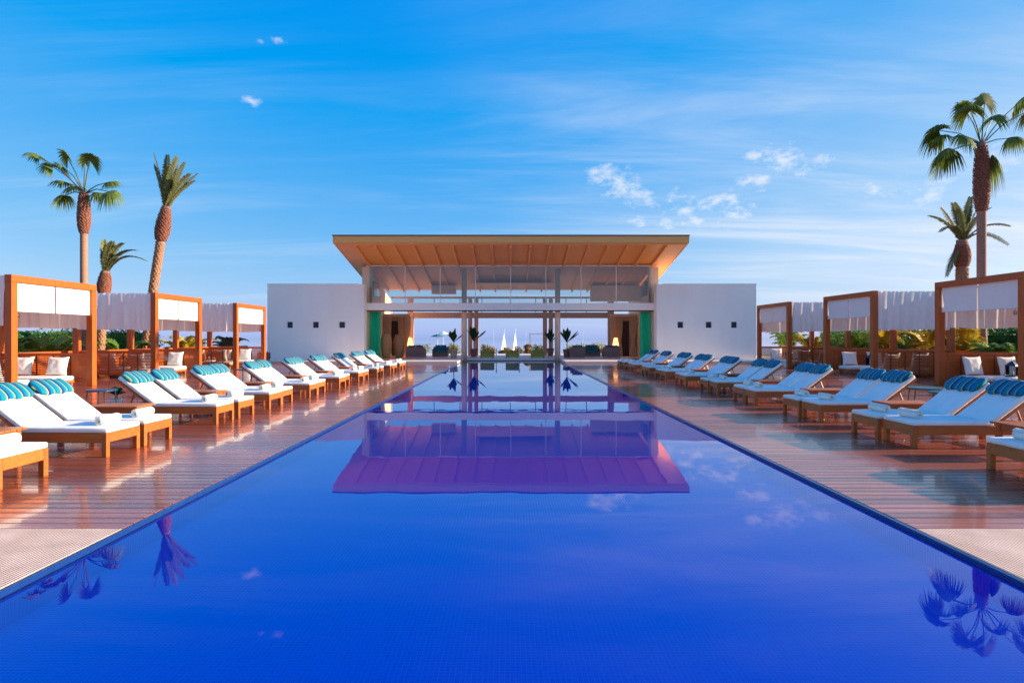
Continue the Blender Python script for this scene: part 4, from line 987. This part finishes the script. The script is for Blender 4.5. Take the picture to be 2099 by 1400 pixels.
# white candle lanterns beside the benches
for i, p in enumerate((1017.5, 1064.5)):
    x = X(p, 42.5); t = thing('candle_stand', ['slim white candle stand between two olive benches, sunlit side', 'slim white candle stand beside middle olive bench, shaded side'][i], 'candle stand', (x, 42.5, TS), group='candle stands')
    MB().lathe([(.09, 0), (.09, .02), (.03, .04), (.03, .50), (.07, .52), (.07, .54)], 14).build('stand', linen, t); MB().lathe([(.045, .54), (.045, .70), (.002, .705)], 12).build('candle', linen, t, smooth=True)
# tall wicker urns
def urn(x, y, h, r, lab):
    t = thing('wicker_urn', lab, 'urn', (x, y, TS), group='tall wicker urns')
    pr = [(.62, 0), (.70, .06), (.86, .25), (.98, .5), (1.0, .68), (.92, .82), (.72, .93), (.62, 1.0), (.52, 1.0), (.55, .93), (.02, .9)]
    MB().lathe([(a * r, b2 * h) for a, b2 in pr], 28).build('body', wicker, t, smooth=True)
    mb = MB()
    for q in (.06, .25, .45, .65, .84, .99):
        rr = r * ([.70, .86, .96, 1.0, .90, .63][(.06, .25, .45, .65, .84, .99).index(q)]); mb.tube([(rr * math.cos(a), rr * math.sin(a), q * h) for a in [i * math.pi / 14 for i in range(29)]], .018, 5, cap=False)
    mb.build('hoops', wicker, t)
urn(X(792, 42.6), 42.6, 1.75, .40, 'pale tall wicker urn next to the green glass doors')
urn(X(818, 43.6), 43.6, 1.70, .42, 'dark tall wicker urn between drapes and blue sofa')
# lit table lamps
def lamp(x, y, lab):
    t = thing('floor_lamp', lab, 'lamp', (x, y, TS)); MB().lathe([(.14, 0), (.14, .03), (.02, .05), (.02, 1.0)], 12).build('stem', iron, t)
    m_, n_, l_ = raw('lamp_shade_glow'); oo = n_.new('ShaderNodeOutputMaterial'); em = n_.new('ShaderNodeEmission'); em.inputs[0].default_value = (1.0, .42, .12, 1); em.inputs[1].default_value = 1.6
    df = n_.new('ShaderNodeBsdfDiffuse'); df.inputs[0].default_value = (.7, .5, .3, 1); ad = n_.new('ShaderNodeAddShader'); l_.new(em.outputs[0], ad.inputs[0]); l_.new(df.outputs[0], ad.inputs[1]); l_.new(ad.outputs[0], oo.inputs[0])
    pl = bpy.data.lights.new('lamp_bulb', 'POINT'); pl.energy = 30; pl.color = (1.0, .55, .25); pl.shadow_soft_size = .08
    po = bpy.data.objects.new('lamp_bulb', pl); COL.objects.link(po); po.parent = t; po.location = (0, 0, 1.12)
    MB().lathe([(.24, .85), (.12, 1.45), (.11, 1.45), (.23, .85)], 20).build('lamp_shade', m_, t, smooth=True)
lamp(X(1262, 45.0), 45.0, 'lit orange lamp with tapered shade beside blue sofa')
lamp(X(841, 45.4), 45.4, 'lit orange lamp with tapered shade beside the wicker urns')

# ------------------------------------------------------------------ beyond the pavilion
for i, (p, yy, r_, h_, m2, lab) in enumerate(((866, 58, 1.1, 1.15, leaf_yel, 'yellow-tipped shrub on the seafront behind blue wicker sofa'), (930, 57, 1.0, 1.2, leaf_yel, 'yellow-green shrub on the seafront behind tapered pot'),
        (1003, 57, .9, 1.15, flower_o, 'orange flowering shrub on the seafront behind sunlit-side bench'), (1035, 58, .8, 1.0, flower_o, 'orange flowering shrub on the seafront behind middle bench'), (1062, 57, .7, 1.05, flower_r, 'red-brown flowering shrub on the seafront beside middle bench'),
        (1081, 55.6, .45, 1.45, flower_r, 'upright deep red flowering shrub behind the shaded-side bench'), (1104, 58, .9, 1.2, leaf_dry, 'dry brown shrub on the seafront behind the shaded-side bench'),
        (1180, 58, 1.1, 1.2, leaf_yel, 'yellow-tipped shrub on the seafront behind teal sofa'), (1225, 57.5, 1.2, 1.3, leaf_yel, 'yellow-green shrub on the seafront near orange lamp'))):
    shrub(X(p, yy), yy, r_, h_, leaf_grn, lab, 80 + i, n=1100, m2=m2, frac=.55, base=-.35, grp='seafront shrubs', ls=.08)
def parasol(x, y, m_, lab, h=2.3, r=.75):
    t = thing('parasol', lab, 'parasol', (x, y, -.35), group='seafront parasols'); MB().tube([(0, 0, 0), (0, 0, h + .1)], .025, 8).build('pole', linen, t)
    MB().lathe([(r, h - .28), (r * .5, h - .10), (.03, h), (.01, h + .03)], 8).build('canopy', m_, t); MB().lathe([(.25, 0), (.25, .06), (.04, .09)], 12).build('base', iron, t)
parasol(X(897, 60), 60, tealfab, 'teal beach parasol behind teal wicker sofa')
parasol(X(909, 66), 66, linen, 'pale beach parasol beside the teal parasol', 2.6)
t = thing('beach_canopy', 'white flat-topped beach canopy behind twin timber columns', 'canopy', (X(1108, 68), 68, -.35))
MB().span((-1.3, -1.0, 2.30), (1.3, 1.0, 2.42)).build('canopy_top', linen, t)
for a in (-1.2, 1.2):
    for b2 in (-.9, .9): MB().span((a - .04, b2 - .04, 0), (a + .04, b2 + .04, 2.299)).build('post', linen, t)
def boat(x, y, s_, lab, sail=True):
    t = thing('sailboat', lab, 'sailboat', (x, y, -4.05), rz=random.uniform(.8, 1.1), group='boats on the sea')
    mb = MB()
    def hf(u, v):
        a = (u - .5) * 2; wd = .9 * s_ * (1 - abs(a) ** 2.6); ang = (v - .5) * math.pi
        return (a * 3.0 * s_, wd * math.sin(ang), .8 * s_ * (1 - math.cos(ang)) * 0 + .75 * s_ * (1 - math.cos(ang) * (1 - a * a * .5)))
    mb.grid(hf, 16, 8); mb.build('hull', hull, t, smooth=True)
    MB().grid(lambda u, v: ((u - .5) * 5.9 * s_, (v - .5) * 1.7 * s_ * (1 - abs(u * 2 - 1) ** 2.6), .74 * s_), 16, 2).build('deck', hull, t)
    MB().tube([(0, 0, .5 * s_), (0, 0, 11.5 * s_)], .07 * s_, 6).build('mast', hull, t)
    if sail:
        for sg, k_ in ((-1, 1.0), (1, .8)):
            MB().grid(lambda u, v: (sg * (.15 + 2.4 * k_ * v * (1 - u)) * s_, .35 * math.sin(v * 3) * (1 - u) * s_, (1.5 + 8.4 * k_ * u) * s_), 10, 6).build('sail', linen, t, smooth=True)
for i, (p, y, s_, sl, lab) in enumerate(((1034, 190, .72, True, 'small white sailboat under sail behind middle olive bench'), (1057, 180, .74, True, 'larger white sailboat under sail beside the beach canopy'), (1012, 260, .8, False, 'moored white boat with bare mast behind orange shrub'), (1078, 300, .8, False, 'moored white boat with bare mast beside beach canopy'), (1195, 280, .7, False, 'moored white boat with bare mast behind the teal sofa'))):
    boat(X(p, y), y, s_, lab, sl)
